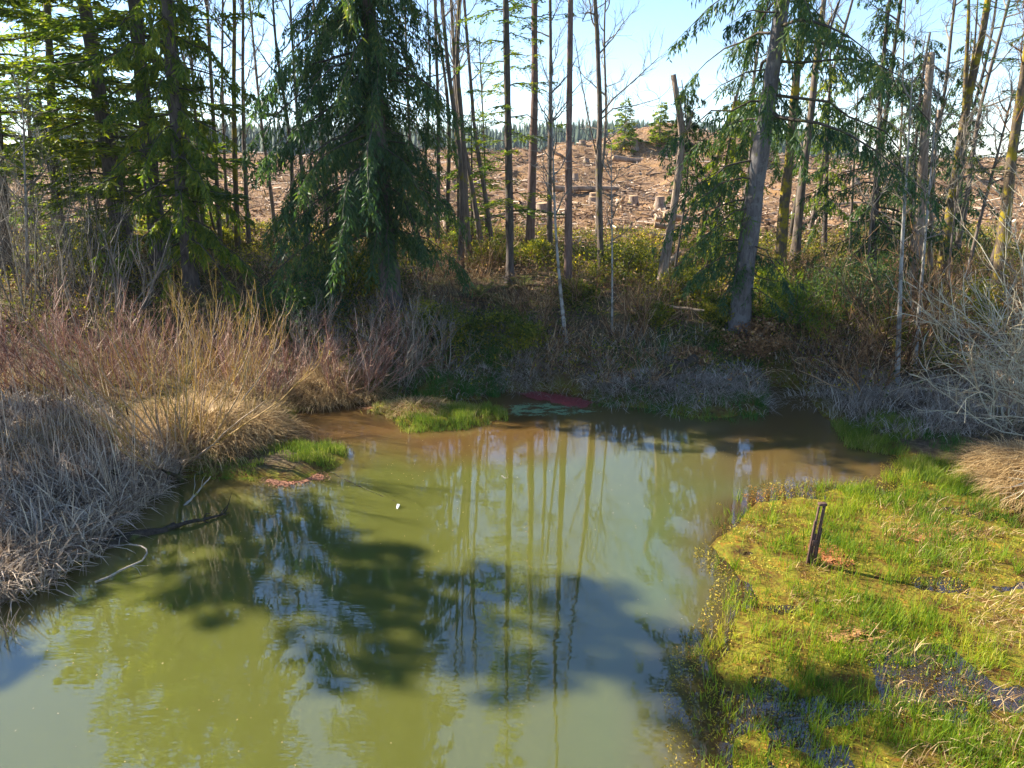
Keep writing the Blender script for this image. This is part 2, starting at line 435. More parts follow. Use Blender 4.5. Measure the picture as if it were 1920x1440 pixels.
# ------------------------------------------------------------------ tree builders
def px_path(pts, Y, H, lean_y=0.0, wander=.15):
    """trunk line through the given photo points standing at distance Y, carried on up to height H"""
    P = [at_depth(x, y, Y) for x, y in pts]
    P[0][2] = float(ground(P[0][0], P[0][1])) - .15
    P = np.array(P)
    d = unit(P[-1] - P[-2] if P[-1][2] - P[-2][2] > .5 else np.array([0, 0, 1.]))
    d = unit(d * .6 + np.array([0, 0, .6]))
    z = P[-1][2]; q = P[-1].copy(); ext = []
    n = max(2, int((H - z) / 2.0)) if H > z + .5 else 0
    for i in range(n):
        st = (H - z) / n
        q = q + d * st + np.array([U(-wander, wander), U(-wander, wander), 0]) * .6
        ext.append(q.copy())
    if ext: P = np.concatenate([P, np.array(ext)])
    P[:, 1] += lean_y * (P[:, 2] - P[0][2])
    # resample
    s = np.concatenate([[0], np.cumsum(np.linalg.norm(np.diff(P, axis=0), axis=1))])
    n = max(8, int(s[-1] / .55))
    u = np.linspace(0, s[-1], n)
    C = np.stack([np.interp(u, s, P[:, i]) for i in range(3)], 1)
    if len(C) > 6:
        for _ in range(2): C[1:-1] = (C[:-2] + 2 * C[1:-1] + C[2:]) / 4
    return C
def trunk_buf(C, r0, r1, sides=10, flare=.45, knob=.1, broken=False):
    b = Buf(); k = len(C); u = np.linspace(0, 1, k)
    R = r0 + (r1 - r0) * u ** .9
    h = C[:, 2] - C[0, 2]
    R = R * (1 + flare * np.exp(-h / .45)) * (1 + knob * (rng.random(k) - .5) * 2)
    n0 = b.n
    b.tubes(C[None], R[None], sides, .5)
    V = b.v[0].reshape(k, sides, 3)
    # fluted, uneven section
    ph = rng.uniform(0, 6.28, 3); a = np.arange(sides) * 2 * math.pi / sides
    f = 1 + .06 * np.sin(2 * a + ph[0])[None] + .05 * np.sin(3 * a + ph[1] + np.linspace(0, 6, k)[:, None]) + .12 * np.exp(-h / .4)[:, None] * np.sin(5 * a + ph[2])[None]
    V[:] = C[:, None] + (V - C[:, None]) * f[:, :, None]
    if broken:
        V[-1, :, 2] += rng.uniform(-.3, .5, sides) * r1 * 5
    b.v[0] = V.reshape(-1, 3).astype(np.float32)
    b.add(C[-1:] - np.array([[0, 0, r1 * (2 if broken else 0)]]), None, None, .5)
    top = (k - 1) * sides
    b.t.append(np.array([[top + i, top + (i + 1) % sides, k * sides] for i in range(sides)]))
    return b
def along(C, z):
    return np.array([np.interp(z, C[:, 2], C[:, i]) for i in range(2)] + [z])
DM = 2.75
def conifer(label, pts, Y, H, r0, zlo, R, style='fir', n=90, dens=5.0, az=None, mat='needle_dark', bark='bark_fir', name='conifer_tree',
            low=None, shape=.75, m=5, kl=.2, kw=.05, gap=.0, lean=0, group=None, C=None, rtop=.04, hang=1.0, cat='tree'):
    if C is None: C = px_path(pts, Y, H, lean)
    root = thing(name, label, cat, C[0], group)
    build('trunk', trunk_buf(C, r0, rtop, 12 if r0 > .15 else 6), M[bark], root, smooth=True)
    H = C[-1, 2]
    crown = Buf(); wood = Buf()
    TB, TD, TL, TT = [], [], [], []
    g0 = U(0, 6.28)
    zs = list(C[0, 2] + zlo + (H - zlo - C[0, 2] - .2) * ((np.arange(n) + .5) / n) ** 1.0)
    ext = []
    if low: ext = [(C[0, 2] + a, b_, c_) for a, b_, c_ in low]
    BC, BR = [], []
    for i, z in enumerate(zs + ext):
        if i >= len(zs): z, phi, L = z
        else:
            if rng.random() < gap: continue
            t = (z - C[0, 2] - zlo) / (H - C[0, 2] - zlo)
            phi = g0 + i * 2.39996 + U(-.4, .4)
            L = (R * (1 - t) ** shape * U(.5, 1.08) + .25)
            if az is not None: L *= az(phi, z)
            if L < .3: continue
        o = along(C, z); h = np.array([math.cos(phi), math.sin(phi), 0]); sd = np.array([-h[1], h[0], 0])
        s = np.linspace(0, 1, 7)
        if style == 'fir': a_, b_ = U(.0, .22), U(.12, .42)
        elif style == 'droop': a_, b_ = U(-.1, .15), U(.35, .7)
        else: a_, b_ = U(.15, .5), U(.05, .35)
        bend = U(-.12, .12)
        P = o + h * (L * s)[:, None] + sd * (L * bend * s * s)[:, None] + np.array([0, 0, 1]) * (L * (a_ * s - b_ * s * s + (.12 * s ** 4 if style != 'droop' else 0)))[:, None]
        P[1:-1] += rng.normal(size=(5, 3)) * .03 * L ** .5
        BC.append(P); BR.append(np.linspace(.011 + .0085 * L, .004, 7))
        nt_ = int(L * dens * 2 * DM)
        st = U(.03, 1, nt_) ** (.8 if style != 'droop' else 1.0)
        j = np.clip(st * 6, 0, 5.999); ji = j.astype(int); f = (j - ji)[:, None]
        bp = P[ji] * (1 - f) + P[ji + 1] * f
        fw = unit(P[ji + 1] - P[ji])
        sg = np.where(rng.random(nt_) < .5, -1, 1)[:, None]
        if style == 'droop':
            D = fw * U(.0, .5, nt_)[:, None] + sd * sg * U(.05, .45, nt_)[:, None] + np.array([0, 0, -1]) * U(.5, 1.1, nt_)[:, None]
            l = U(.3, .95, nt_) * (.6 + .4 * (1 - st)) * min(1.25, .5 + L * .2) * hang
        else:
            D = fw * U(.45, .9, nt_)[:, None] + sd * sg * U(.6, 1.0, nt_)[:, None] + np.array([0, 0, 1]) * U(-.45, .06, nt_)[:, None]
            l = (.26 * L * (1 - st) + .22) * U(.6, 1.2, nt_)
        # some tufts missing: foliage in clumps
        keep = vnoise(st * L * 1.3 + i * 7.1, np.full(nt_, i * 3.7)) > (.28 if style != 'sparse' else .4)
        TB.append(bp[keep]); TD.append(unit(D)[keep]); TL.append(l[keep]); TT.append(np.full(keep.sum(), U(0, 1)))
    if BC: wood.tubes(np.array(BC), np.array(BR), 4, .5)
    TB = np.concatenate(TB); TD = np.concatenate(TD); TL = np.concatenate(TL); TT = np.concatenate(TT)
    N = len(TB)
    u = (np.arange(m) + .5) / m
    sag = np.array([0, 0, -1.]) * (.18 if style != 'droop' else .0)
    P = TB[:, None] + TD[:, None] * (TL[:, None] * u[None])[..., None] + sag * (TL[:, None] * u[None] ** 2)[..., None]
    P = P.reshape(-1, 3)
    TDr = np.repeat(TD, m, 0)
    side = unit(np.cross(TDr, np.array([0, 0, 1.]) if style != 'droop' else rng.normal(size=TDr.shape)))
    sg = np.where(rng.random(len(P)) < .5, -1, 1)[:, None]
    K = len(P)
    D = unit(TDr + side * sg * U(.2, .9, K)[:, None] + rng.normal(size=(K, 3)) * .18)
    S = unit(np.cross(D, unit(rng.normal(size=(K, 3)) * .6 + np.array([0, 0, 1.]))))
    L_ = kl * (6 / m) ** .5 * U(.6, 1.3, K) * np.repeat(np.clip(TL / .5, .6, 1.4), m)
    tint = np.clip(.35 * np.repeat(TT, m) + .35 * np.repeat(rng.random(N), m) + .4 * rng.random(K) - .05, 0, 1)
    crown.kites(P, D, S, L_, kw * U(.7, 1.3, K), tint)
    build('crown', crown, M[mat], root)
    wo_ = build('limbs', wood, M['bark_limb'], root)
    return root
def grow(o, d, L, r, k, up, jit):
    P = [np.array(o)]; d = np.array(d, float)
    for i in range(k - 1):
        d = unit(d + np.array([0, 0, up]) / k + rng.normal(size=3) * jit)
        P.append(P[-1] + d * L / (k - 1))
    return np.array(P), d
def bare_tree(label, pts, Y, H, r0, zlo, bark='bark_alder', nl=12, ll=2.6, twig='greytwig', name='bare_tree', up=.8, sub=6, tw=6, r1=.03,
              limbs=(), lean=0, group=None, rr=1.0, C=None, cat='tree', flare=.4, tws=1.0):
    if C is None: C = px_path(pts, Y, H, lean)
    root = thing(name, label, cat, C[0], group)
    build('trunk', trunk_buf(C, r0, r1, 10 if r0 > .1 else 6, flare), M[bark], root, smooth=True)
    z0 = C[0, 2]; H = C[-1, 2]
    tb = Buf(); LP, SP_, TP = [], [], []
    spec = []
    for i in range(nl):
        z = z0 + zlo + (H - z0 - zlo) * (i + U(0, 1)) / nl
        phi = i * 2.4 + U(-.5, .5); e = U(.3, 1.1); L = ll * U(.5, 1.15) * (1 - .55 * (z - z0 - zlo) / (H - z0 - zlo))
        spec.append((along(C, z), np.array([math.cos(phi) * math.cos(e), math.sin(phi) * math.cos(e), math.sin(e)]), L, None))
    for (lp, rad) in limbs:
        Q = np.array([at_depth(x, y, C[0, 1] + (dy if len(r) else 0)) for (x, y, dy), r in [((a[0], a[1], a[2] if len(a) > 2 else 0), a) for a in lp]])
        s = np.concatenate([[0], np.cumsum(np.linalg.norm(np.diff(Q, axis=0), axis=1))]); uu = np.linspace(0, s[-1], 9)
        Q = np.stack([np.interp(uu, s, Q[:, i]) for i in range(3)], 1)
        bl = Buf(); bl.tubes(Q[None], np.linspace(rad, rad * .35, 9)[None], 7, .5); build('limb', bl, M[bark], root, smooth=True)
        for q in range(2, 9):
            for _ in range(2):
                d0 = unit(rng.normal(size=3) + np.array([0, 0, .5])); p, _d = grow(Q[q], d0, U(.5, 1.3), .01, 5, up, .25); SP_.append(p); 
    for o, d, L, _ in spec:
        p, dd = grow(o, d, L, 0, 8, up, .13); LP.append(p)
        for q in range(sub):
            f = U(.2, 1) * 6.99; i = int(f); o2 = p[i] + (p[i + 1] - p[i]) * (f - i)
            ax = unit(p[i + 1] - p[i]); d2 = unit(ax + rside(ax[None])[0] * U(.5, 1.1)); p2, _d = grow(o2, d2, L * U(.25, .55), 0, 5, up * .7, .2); SP_.append(p2)
    for p2 in SP_:
        for q in range(tw):
            f = U(.15, 1) * 3.99; i = int(f); o3 = p2[i] + (p2[i + 1] - p2[i]) * (f - i)
            ax = unit(p2[i + 1] - p2[i]); d3 = unit(ax + rside(ax[None])[0] * U(.4, 1)); p3, _d = grow(o3, d3, U(.25, .7) * tws, 0, 4, up * .6, .22); TP.append(p3)
    if LP: tb.tubes(np.array(LP), np.linspace(.011 + .01 * ll, .008, 8)[None] * U(.7, 1.2, (len(LP), 1)) * rr, 4, U(.2, .7, len(LP)))
    if SP_: tb.tubes(np.array(SP_), np.linspace(.012, .005, 5)[None] * np.ones((len(SP_), 1)) * rr, 3, U(0, 1, len(SP_)))
    if TP: tb.ribbons(np.array(TP), np.linspace(.013, .005, 4)[None] * np.ones((len(TP), 1)) * rr, rside(unit(np.array(TP)[:, 1] - np.array(TP)[:, 0])), U(0, 1, len(TP)))
    if tb.n: build('crown', tb, M[twig], root)
    return root
def thicket(label, base, n, L, lean, up, twig, name='bare_shrub', r=.014, shoots=8, sl=.8, spread=.5, bias=None, group=None, sup=.8, tw=3, tlo=0., jit=.1, cat='shrub', srr=1.0, tintsh=None):
    """many stems fanning out of one base; cat shrub"""
    base = np.array(base, float)
    root = thing(name, label, cat, base, group)
    b = Buf(); MP, SH, TW = [], [], []
    for i in range(n):
        phi = U(0, 6.28); e = U(*lean)
        d = np.array([math.cos(phi) * math.sin(e), math.sin(phi) * math.sin(e), math.cos(e)])
        if bias is not None: d = unit(d + np.array(bias) * U(.5, 1.2))
        rr_ = spread * math.sqrt(rng.random())
        o = base + np.array([math.cos(phi) * rr_, math.sin(phi) * rr_, 0]); o[2] = max(float(ground(o[0], o[1])), -.1) - .05
        l = L * U(.55, 1.1)
        p, _d = grow(o, d, l, 0, 9, up, jit); MP.append(p)
        for q in range(shoots):
            f = U(.2, 1) * 7.99; k = int(f); o2 = p[k] + (p[k + 1] - p[k]) * (f - k)
            ax = unit(p[k + 1] - p[k]); d2 = unit(ax + rside(ax[None])[0] * U(.3, .9)); p2, _d = grow(o2, d2, sl * U(.4, 1.2), 0, 5, sup, .12); SH.append(p2)
    for p2 in SH:
        for q in range(tw):
            f = U(.15, 1) * 3.99; k = int(f); o3 = p2[k] + (p2[k + 1] - p2[k]) * (f - k)
            ax = unit(p2[k + 1] - p2[k]); d3 = unit(ax + rside(ax[None])[0] * U(.4, .9)); p3, _d = grow(o3, d3, sl * U(.2, .5), 0, 3, sup * .6, .15); TW.append(p3)
    MP = np.array(MP); SH = np.array(SH)
    st = Buf(); st.tubes(MP, np.linspace(r, r * .3, 9)[None] * U(.7, 1.3, (len(MP), 1)), 4, U(.1, .6, len(MP)) if tintsh else U(0, 1, len(MP)))
    build('stems', st, M[twig], root, smooth=True); root.children[-1].name = 'stem_cluster'
    if len(SH): b.tubes(SH, np.linspace(.0075, .003, 5)[None] * np.ones((len(SH), 1)) * srr, 3, U(*(tintsh or (tlo, 1)), len(SH)))
    if len(TW): b.ribbons(np.array(TW), np.linspace(.0095, .004, 3)[None] * np.ones((len(TW), 1)) * srr, rside(unit(np.array(TW)[:, 1] - np.array(TW)[:, 0])), U(tlo, 1, len(TW)))
    if b.n: build('twigs', b, M[twig], root); root.children[-1].name = 'crown'
    return root
def leaf_bush(label, base, R, H, n, mat, kl=.09, kw=.05, name='evergreen_bush', group=None, cat='bush', up=.3, stem='greytwig', clump=40):
    base = np.array(base, float); root = thing(name, label, cat, base, group)
    n = int(n * .65); kl *= 1.15; kw *= 1.15; b = Buf(); c = clump
    th = U(0, 6.28, c); ph = np.arccos(U(-.1, 1, c)); rr = U(.45, 1, c)
    cc = base + np.stack([np.cos(th) * np.sin(ph) * R * rr, np.sin(th) * np.sin(ph) * R * rr, np.cos(ph) * H * rr * .95 + H * .06], 1)
    sticks = np.stack([base + (cc - base) * s + np.array([0, 0, .15 * H]) * math.sin(math.pi * s) for s in np.linspace(0, 1, 5)], 1)
    sb = Buf(); sb.tubes(sticks, np.linspace(.02, .006, 5)[None] * np.ones((c, 1)), 4, U(0, 1, c)); build('stem', sb, M[stem], root)
    k = rng.integers(0, c, n)
    o = unit(rng.normal(size=(n, 3))) * (rng.random(n) ** .5)[:, None] * np.array([R * .36, R * .36, H * .24])
    P = cc[k] + o; D = unit(o / R + np.array([0, 0, up]) + rng.normal(size=(n, 3)) * .6)
    ct = rng.random(c)
    b.kites(P, D, rside(D), kl * U(.6, 1.4, n), kw * U(.7, 1.3, n), np.clip(.5 * ct[k] + .5 * rng.random(n), 0, 1))
    build('crown', b, M[mat], root)
    return root
def base_at(px, py): return hit(px, py)
def Yof(px, py): return float(hit(px, py)[1])

# ================================================================== TREES
# --- the big dark drooping spruce left of the middle
conifer('huge dark spruce with hanging sprays reaching low over the bank, left of the pond centre', [(737, 592), (722, 420), (705, 200), (690, 0)], Yof(737, 592), 29, .36, 2.9, 4.8,
        'droop', n=290, dens=6.2, shape=.55, m=7, kl=.2, kw=.048, mat='needle_dark', name='spruce_tree', hang=1.2, az=lambda p, z: (.98 if math.cos(p) < .1 else .62 + .1 * math.sin(z * 2.1)))
# --- firs at the left
conifer('tall fir with leaning brown trunk, leftmost of three big trunks', [(232, 470), (212, 330), (185, 170), (158, 0)], 31, 30, .36, 3.0, 5.6, 'fir', n=96, dens=4.4, mat='needle_mid', name='fir_tree', shape=.5, kl=.3, kw=.085, gap=.1)
conifer('tall fir with thick brown trunk, the middle one of three big trunks', [(296, 480), (284, 330), (268, 170), (253, 0)], 29.5, 31, .34, 3.4, 5.0, 'fir', n=92, dens=4.4, mat='needle_mid', name='fir_tree', shape=.5, kl=.3, kw=.085, gap=.1)
conifer('shaggy dark fir just right of the two straight brown trunks', [(352, 500), (338, 330), (325, 170), (313, 0)], 27.5, 27, .27, 1.6, 3.6, 'droop', n=110, dens=4.2, mat='needle_mid', name='fir_tree', shape=.5, kl=.26, kw=.075, hang=.8)
conifer('fir with mossy trunk behind pale brush near the left picture edge', [(110, 470), (104, 330), (96, 150), (88, 0)], 35, 27, .26, 4.5, 4.6, 'fir', n=80, dens=3.8, mat='needle_mid', name='fir_tree', shape=.5, kl=.32, kw=.09, gap=.1)
conifer('fir half cut by the left picture edge, its sprays over brush', [(8, 500), (0, 330), (-12, 150), (-25, 0)], 30, 26, .26, 4.5, 4.4, 'fir', n=74, dens=3.8, mat='needle_mid', name='fir_tree', shape=.5, kl=.32, kw=.09, gap=.1)
for lab, px_, Y_, H_, R_ in [('young sunlit hemlock behind the leftmost leaning fir trunk', 200, 35, 9.5, 2.6), ('young yellow-green hemlock between the two straight brown trunks', 258, 36, 9.0, 2.4),
    ('young hemlock filling the gap right of the shaggy fir', 395, 40, 8, 2.2), ('pale green young hemlock left of the mossy-trunk fir', 45, 37, 10, 3.0), ('low young hemlock in front of the ochre bush', 135, 32, 6.5, 2.2), ('young hemlock glowing behind the shaggy fir', 320, 38, 10, 2.8)]:
    x_ = (px_ - 960) / FPX * Y_ * 1.0; C_ = np.stack([np.full(16, x_), np.full(16, float(Y_)), float(ground(x_, Y_)) + np.linspace(-.1, H_, 16)], 1)
    conifer(lab, None, 0, 0, .09, .3, R_, 'fir', n=52, dens=3.2, mat='needle_mid', C=C_, kl=.26, kw=.075, shape=.7, rtop=.015, m=5, name='young_hemlock', gap=.1)
# --- middle
conifer('slim fir with short sunny yellow-green branches, right of the big spruce', [(957, 532), (955, 380), (951, 180), (948, 0)], Yof(957, 532), 24, .17, 2.4, 2.0, 'fir', n=92, dens=6, mat='needle_mid', name='fir_tree', shape=.55, kl=.16, kw=.045, gap=.12)
conifer('forked trunk with tufts high up, between slim fir and bare reddish pole', [(992, 480), (996, 380), (1003, 180), (1002, 0)], 33, 22, .23, 9.5, 2.2, 'fir', n=34, dens=5, mat='needle_dark', bark='bark_red', name='fir_tree', shape=.5, kl=.2, kw=.05)
# --- right
conifer('big leaning grey-barked fir standing on the root mound by the inlet', [(1384, 625), (1400, 480), (1424, 300), (1450, 120), (1468, 0)], Yof(1384, 618), 27, .34, 6.4, 6.0, 'droop', n=104, dens=6.2, mat='needle_dark', bark='bark_grey', name='fir_tree',
        shape=.42, kl=.2, kw=.048, hang=.85, gap=.03, az=lambda p, z: (1.0 if math.cos(p) > 0 else .74) * (.65 + .45 * abs(math.sin(z * 3.3 + p))),
        low=[(2.2, 3.0, 2.2), (2.6, 3.6, 2.4), (1.9, .3, 2.0), (2.6, -.4, 1.8), (3.0, 2.6, 2.3), (2.2, 4.2, 2.0), (2.9, 5.2, 1.9), (1.6, 1.0, 1.8), (1.5, 5.4, 1.6), (3.6, 3.3, 2.6), (4.2, 2.9, 3.0), (4.8, 3.5, 2.6), (4.0, 3.7, 2.4), (5.4, 3.2, 3.0)])
conifer('dark ragged fir between the leaning grey trunk and broken snag', [(1640, 500), (1642, 380), (1648, 250), (1655, 120)], 29, 13.5, .14, 1.2, 3.6, 'droop', n=80, dens=5.5, mat='needle_dark', name='fir_tree', shape=.55, kl=.19, kw=.048, hang=.7, gap=.15)
conifer('slender dark fir hugging the tall broken snag', [(1700, 520), (1706, 400), (1716, 280), (1726, 170)], 31, 11.5, .11, 1.5, 2.3, 'droop', n=80, dens=5.5, mat='needle_dark', name='fir_tree', shape=.4, kl=.19, kw=.048, hang=.6, gap=.1)
conifer('fir with flat airy boughs entering at the right picture edge', [(1990, 520), (2000, 350), (2015, 180), (2030, 0)], 26, 20, .22, 4.5, 4.4, 'fir', n=56, dens=3.6, mat='needle_dark', name='fir_tree', shape=.5, kl=.2, kw=.045, gap=.2)
# --- bare trees
bare_tree('mossy dark-stemmed bare tree, kinked, its thin boughs reaching right into open sky', [(1128, 525), (1124, 400), (1122, 300), (1126, 200), (1122, 150), (1120, 60), (1115, 0)], 30, 19, .15, 7.6, 'bark_alder', nl=9, ll=2.0, sub=5,
          limbs=[([(1126, 215), (1150, 185), (1190, 150), (1235, 108)], .035), ([(1126, 225), (1150, 203), (1190, 198), (1235, 185)], .03), ([(1122, 30), (1100, 22), (1092, 40)], .04), ([(1118, 290), (1105, 230), (1090, 150), (1078, 70)], .03)])
bare_tree('straight bare reddish pole with short stubs and bracket fungi', [(1066, 505), (1066, 380), (1067, 200), (1070, 0)], 27.5, 24, .15, 13, 'bark_red', nl=10, ll=1.6, sub=4, tw=4)
bare_tree('slender pale-barked tree rising from the bank in front of the reddish pole', [(1062, 645), (1050, 540), (1042, 440), (1037, 300), (1034, 140)], Yof(1062, 645), 9.3, .075, 4.2, 'bark_pale', nl=12, ll=1.9, sub=4, tw=4, r1=.012, up=.9)
bare_tree('thin white-stemmed sapling right of the slender pale tree', [(1148, 628), (1148, 500), (1147, 380), (1146, 260)], Yof(1148, 625), 7.4, .045, 3.0, 'bark_pale', nl=10, ll=1.1, sub=4, tw=3, r1=.008, name='sapling')
bare_tree('leaning barkless snag standing before the cleared mound, broken at its tip', [(1236, 545), (1256, 440), (1270, 350), (1283, 240), (1268, 190), (1262, 140)], 28.5, 9.6, .2, 30, 'bark_snag', nl=0, r1=.09, flare=.3, name='dead_snag',
          limbs=[([(1278, 265), (1292, 235), (1300, 205)], .06)])
for lab, pts, Y_, H_, r_ in [
    ('mossy multi-limbed trunk close against the big spruce', [(862, 500), (868, 400), (862, 280), (840, 130), (828, 0)], 31, 19, .15),
    ('mossy forked trunk rising right of the big spruce', [(880, 490), (872, 380), (868, 250), (856, 130), (862, 0)], 32, 20, .16),
    ('slanting bare alder trunk behind the spruce boughs', [(905, 470), (885, 350), (860, 220), (852, 130), (846, 0)], 34, 20, .14),
    ('thin dark alder stem between spruce and slim fir', [(925, 480), (912, 380), (890, 250), (880, 120), (870, 0)], 35, 19, .11),
    ('bare alder showing through the spruce near its crown', [(820, 470), (822, 350), (822, 200), (818, 100), (815, 0)], 36, 18, .13)]:
    bare_tree(lab, pts, Y_, H_, r_, 7, 'bark_alder', nl=11, ll=2.2, sub=5, tw=4, name='alder_tree', group='bare alders behind the spruce')
for lab, pts, Y_, H_, r_, bk in [
    ('bare alder left in the group beside the shaggy fir', [(408, 430), (404, 300), (396, 150), (388, 0)], 36, 18, .12, 'bark_alder'),
    ('slim alder in the group seen against open sky, second from left', [(424, 420), (420, 280), (416, 140), (418, 0)], 38, 18, .10, 'bark_alder'),
    ('mossy alder trunk in the middle of the sky gap left of the spruce', [(441, 430), (440, 300), (438, 150), (440, 0)], 35, 20, .14, 'bark_moss'),
    ('alder trunk rightmost of the sky gap, beside spruce tips', [(462, 420), (458, 300), (455, 150), (456, 0)], 37, 19, .12, 'bark_alder'),
    ('thin dark alder standing closest to the shaggy fir', [(378, 430), (372, 300), (362, 150), (350, 0)], 37, 17, .10, 'bark_alder'),
    ('thin alder half hidden in fir sprays near the top left', [(60, 450), (58, 300), (50, 150), (45, 0)], 38, 18, .12, 'bark_alder')]:
    bare_tree(lab, pts, Y_, H_, r_, 5, bk, nl=14, ll=2.6, sub=6, tw=5, name='alder_tree', group='alders among the left firs')
bare_tree('grey slim tree ghosting behind brush at far left', [(50, 560), (50, 430), (46, 300), (42, 190)], 27, 9, .08, 3, 'bark_pale', nl=16, ll=1.9, sub=6, tw=6, r1=.012, name='bare_tree')
bare_tree('big twisted maple with yellow moss, directly right of the leaning grey trunk', [(1465, 480), (1470, 380), (1482, 280), (1492, 150), (1510, 0)], 30, 20, .25, 9, 'bark_moss', nl=9, ll=2.6, sub=5, name='maple_tree',
          limbs=[([(1484, 130), (1470, 85), (1478, 50)], .09), ([(1486, 150), (1520, 100), (1545, 65), (1560, 30)], .08)])
bare_tree('straight dark trunk right of the mossy twisted maple', [(1492, 480), (1503, 350), (1520, 220), (1532, 100), (1545, 0)], 32, 20, .2, 9, 'bark_alder', nl=9, ll=2.4, sub=5, name='maple_tree',
          limbs=[([(1528, 140), (1545, 90), (1558, 50), (1575, 0)], .08)])
bare_tree('short mossy trunk foot below the fir boughs, left of the leaning trunk', [(1308, 490), (1316, 430), (1330, 350), (1352, 270), (1380, 190)], 32, 11, .17, 6, 'bark_moss', nl=7, ll=1.7, name='maple_tree')
bare_tree('tall jagged-topped broken snag near the right side', [(1702, 560), (1720, 450), (1730, 320), (1738, 200), (1746, 98)], 28, 10.2, .25, 30, 'bark_snag', nl=0, r1=.12, flare=.3, name='dead_snag')
bare_tree('second thinner broken stem behind the jagged snag', [(1742, 520), (1746, 400), (1752, 300), (1760, 205)], 30, 9.0, .10, 30, 'bark_snag', nl=0, r1=.05, name='dead_snag')
bare_tree('very thin dead spike poking above the dark fir', [(1688, 420), (1690, 250), (1694, 120), (1696, 18)], 33, 14.0, .07, 30, 'bark_snag', nl=0, r1=.02, name='dead_snag')
bare_tree('tall forked maple with glowing yellow moss at right', [(1762, 540), (1782, 400), (1800, 270), (1818, 170), (1840, 80), (1852, 0)], 29, 20, .2, 9.5, 'bark_moss', nl=9, ll=2.0, sub=5, name='maple_tree',
          limbs=[([(1808, 240), (1810, 150), (1815, 60), (1818, -60)], .1), ([(1815, 170), (1828, 80), (1836, -40)], .05)])
bare_tree('pale thin trunk at the inlet bank, left of its twin', [(1682, 728), (1686, 600), (1690, 480), (1698, 350), (1706, 230)], Yof(1682, 726), 9.6, .075, 4, 'bark_pale', nl=12, ll=1.3, sub=4, tw=4, r1=.012, name='birch_tree')
bare_tree('pale thin trunk at the inlet bank, right of its twin', [(1714, 690), (1722, 600), (1732, 480), (1742, 360), (1750, 260)], Yof(1714, 690), 9.2, .06, 4, 'bark_pale', nl=11, ll=1.2, sub=4, tw=4, r1=.01, name='birch_tree')
bare_tree('thick ivy-wrapped trunk at the right picture edge', [(1872, 560), (1884, 420), (1900, 260), (1920, 130), (1935, 0)], 25, 14, .26, 5, 'bark_moss', nl=12, ll=2.2, sub=6, tw=6, name='maple_tree', twig='bramble')
bare_tree('leaning thin stem between forked maple and ivy-wrapped trunk', [(1810, 520), (1840, 400), (1868, 300), (1900, 170)], 27, 9, .08, 4, 'bark_alder', nl=12, ll=1.8, sub=5, tw=5, name='bare_tree')
for i, (lab, pts, Y_, H_, r_) in enumerate([
    ('grey stem crossing behind the dark ragged fir', [(1590, 520), (1596, 400), (1604, 260), (1610, 150)], 33, 11, .08),
    ('slim stem just left of the pale inlet twins', [(1625, 560), (1630, 450), (1640, 330), (1650, 220)], 27, 9.5, .06),
    ('slim stem behind the second broken snag', [(1776, 560), (1786, 430), (1800, 320), (1815, 230)], 26, 8.5, .05)]):
    bare_tree(lab, pts, Y_, H_, r_, 3, 'bark_alder', nl=12, ll=1.5, sub=5, tw=4, r1=.012)
# --- trees beyond the left picture edge: they shade the reeds and the near water
def world_path(x, y, H, lx=0, ly=0):
    z0 = float(ground(x, y)) - .15
    n = 40; u = np.linspace(0, 1, n)
    return np.stack([x + lx * u + .15 * np.sin(u * 7), y + ly * u, z0 + (H - z0) * u], 1)
OFF = [((-23.2, 20.2), 22, 4.5), ((-21.5, 15.2), 11, 3.2), ((-17.5, 10.2), 7, 2.0)]
for i, ((x, y), H_, R_) in enumerate(OFF):
    conifer('dark fir on the left bank beyond the picture edge', None, 0, H_, .28, 2.5, R_, 'fir', n=100, dens=2.3, m=5, mat='needle_dark', name='fir_tree', C=world_path(x, y, H_), kl=.5, kw=.18, shape=.6, group='firs beyond the left picture edge', gap=.1)

conifer('dark tufted conifer clinging to the upper half of the leaning snag', [(1262, 520), (1282, 400), (1292, 300), (1285, 200), (1278, 150)], 29.2, 8.8, .06, 3.6, 1.15, 'droop', n=42, dens=5, mat='needle_dark', name='small_fir', shape=.3, kl=.2, kw=.055, hang=.6, rtop=.02)
conifer('sagging dark fir between leaning grey trunk and clearing, its boughs low', [(1330, 470), (1345, 400), (1362, 300), (1375, 230)], 30.5, 9.5, .1, 1.0, 2.4, 'droop', n=56, dens=4.5, mat='needle_mid', name='small_fir', shape=.5, kl=.22, kw=.06, hang=.7, rtop=.02, gap=.1)
conifer('dark fir filling the gap between forked maple and broken snags', [(1795, 500), (1800, 380), (1806, 250), (1812, 150)], 34, 12, .12, 1.0, 2.3, 'droop', n=50, dens=4.2, mat='needle_dark', name='small_fir', shape=.5, kl=.22, kw=.06, hang=.7, rtop=.02)
conifer('dark fir directly behind the straight dark maple trunk', [(1545, 480), (1548, 380), (1552, 250), (1556, 150)], 35, 13, .12, 2.0, 2.3, 'droop', n=50, dens=4.2, mat='needle_mid', name='small_fir', shape=.5, kl=.22, kw=.06, hang=.7, rtop=.02)
conifer('green young fir among the mossy alders right of the big spruce', [(885, 470), (885, 380), (884, 250), (884, 200)], 35.5, 9.5, .1, .8, 1.9, 'fir', n=52, dens=4, mat='needle_mid', name='small_fir', shape=.55, kl=.22, kw=.06, rtop=.02)
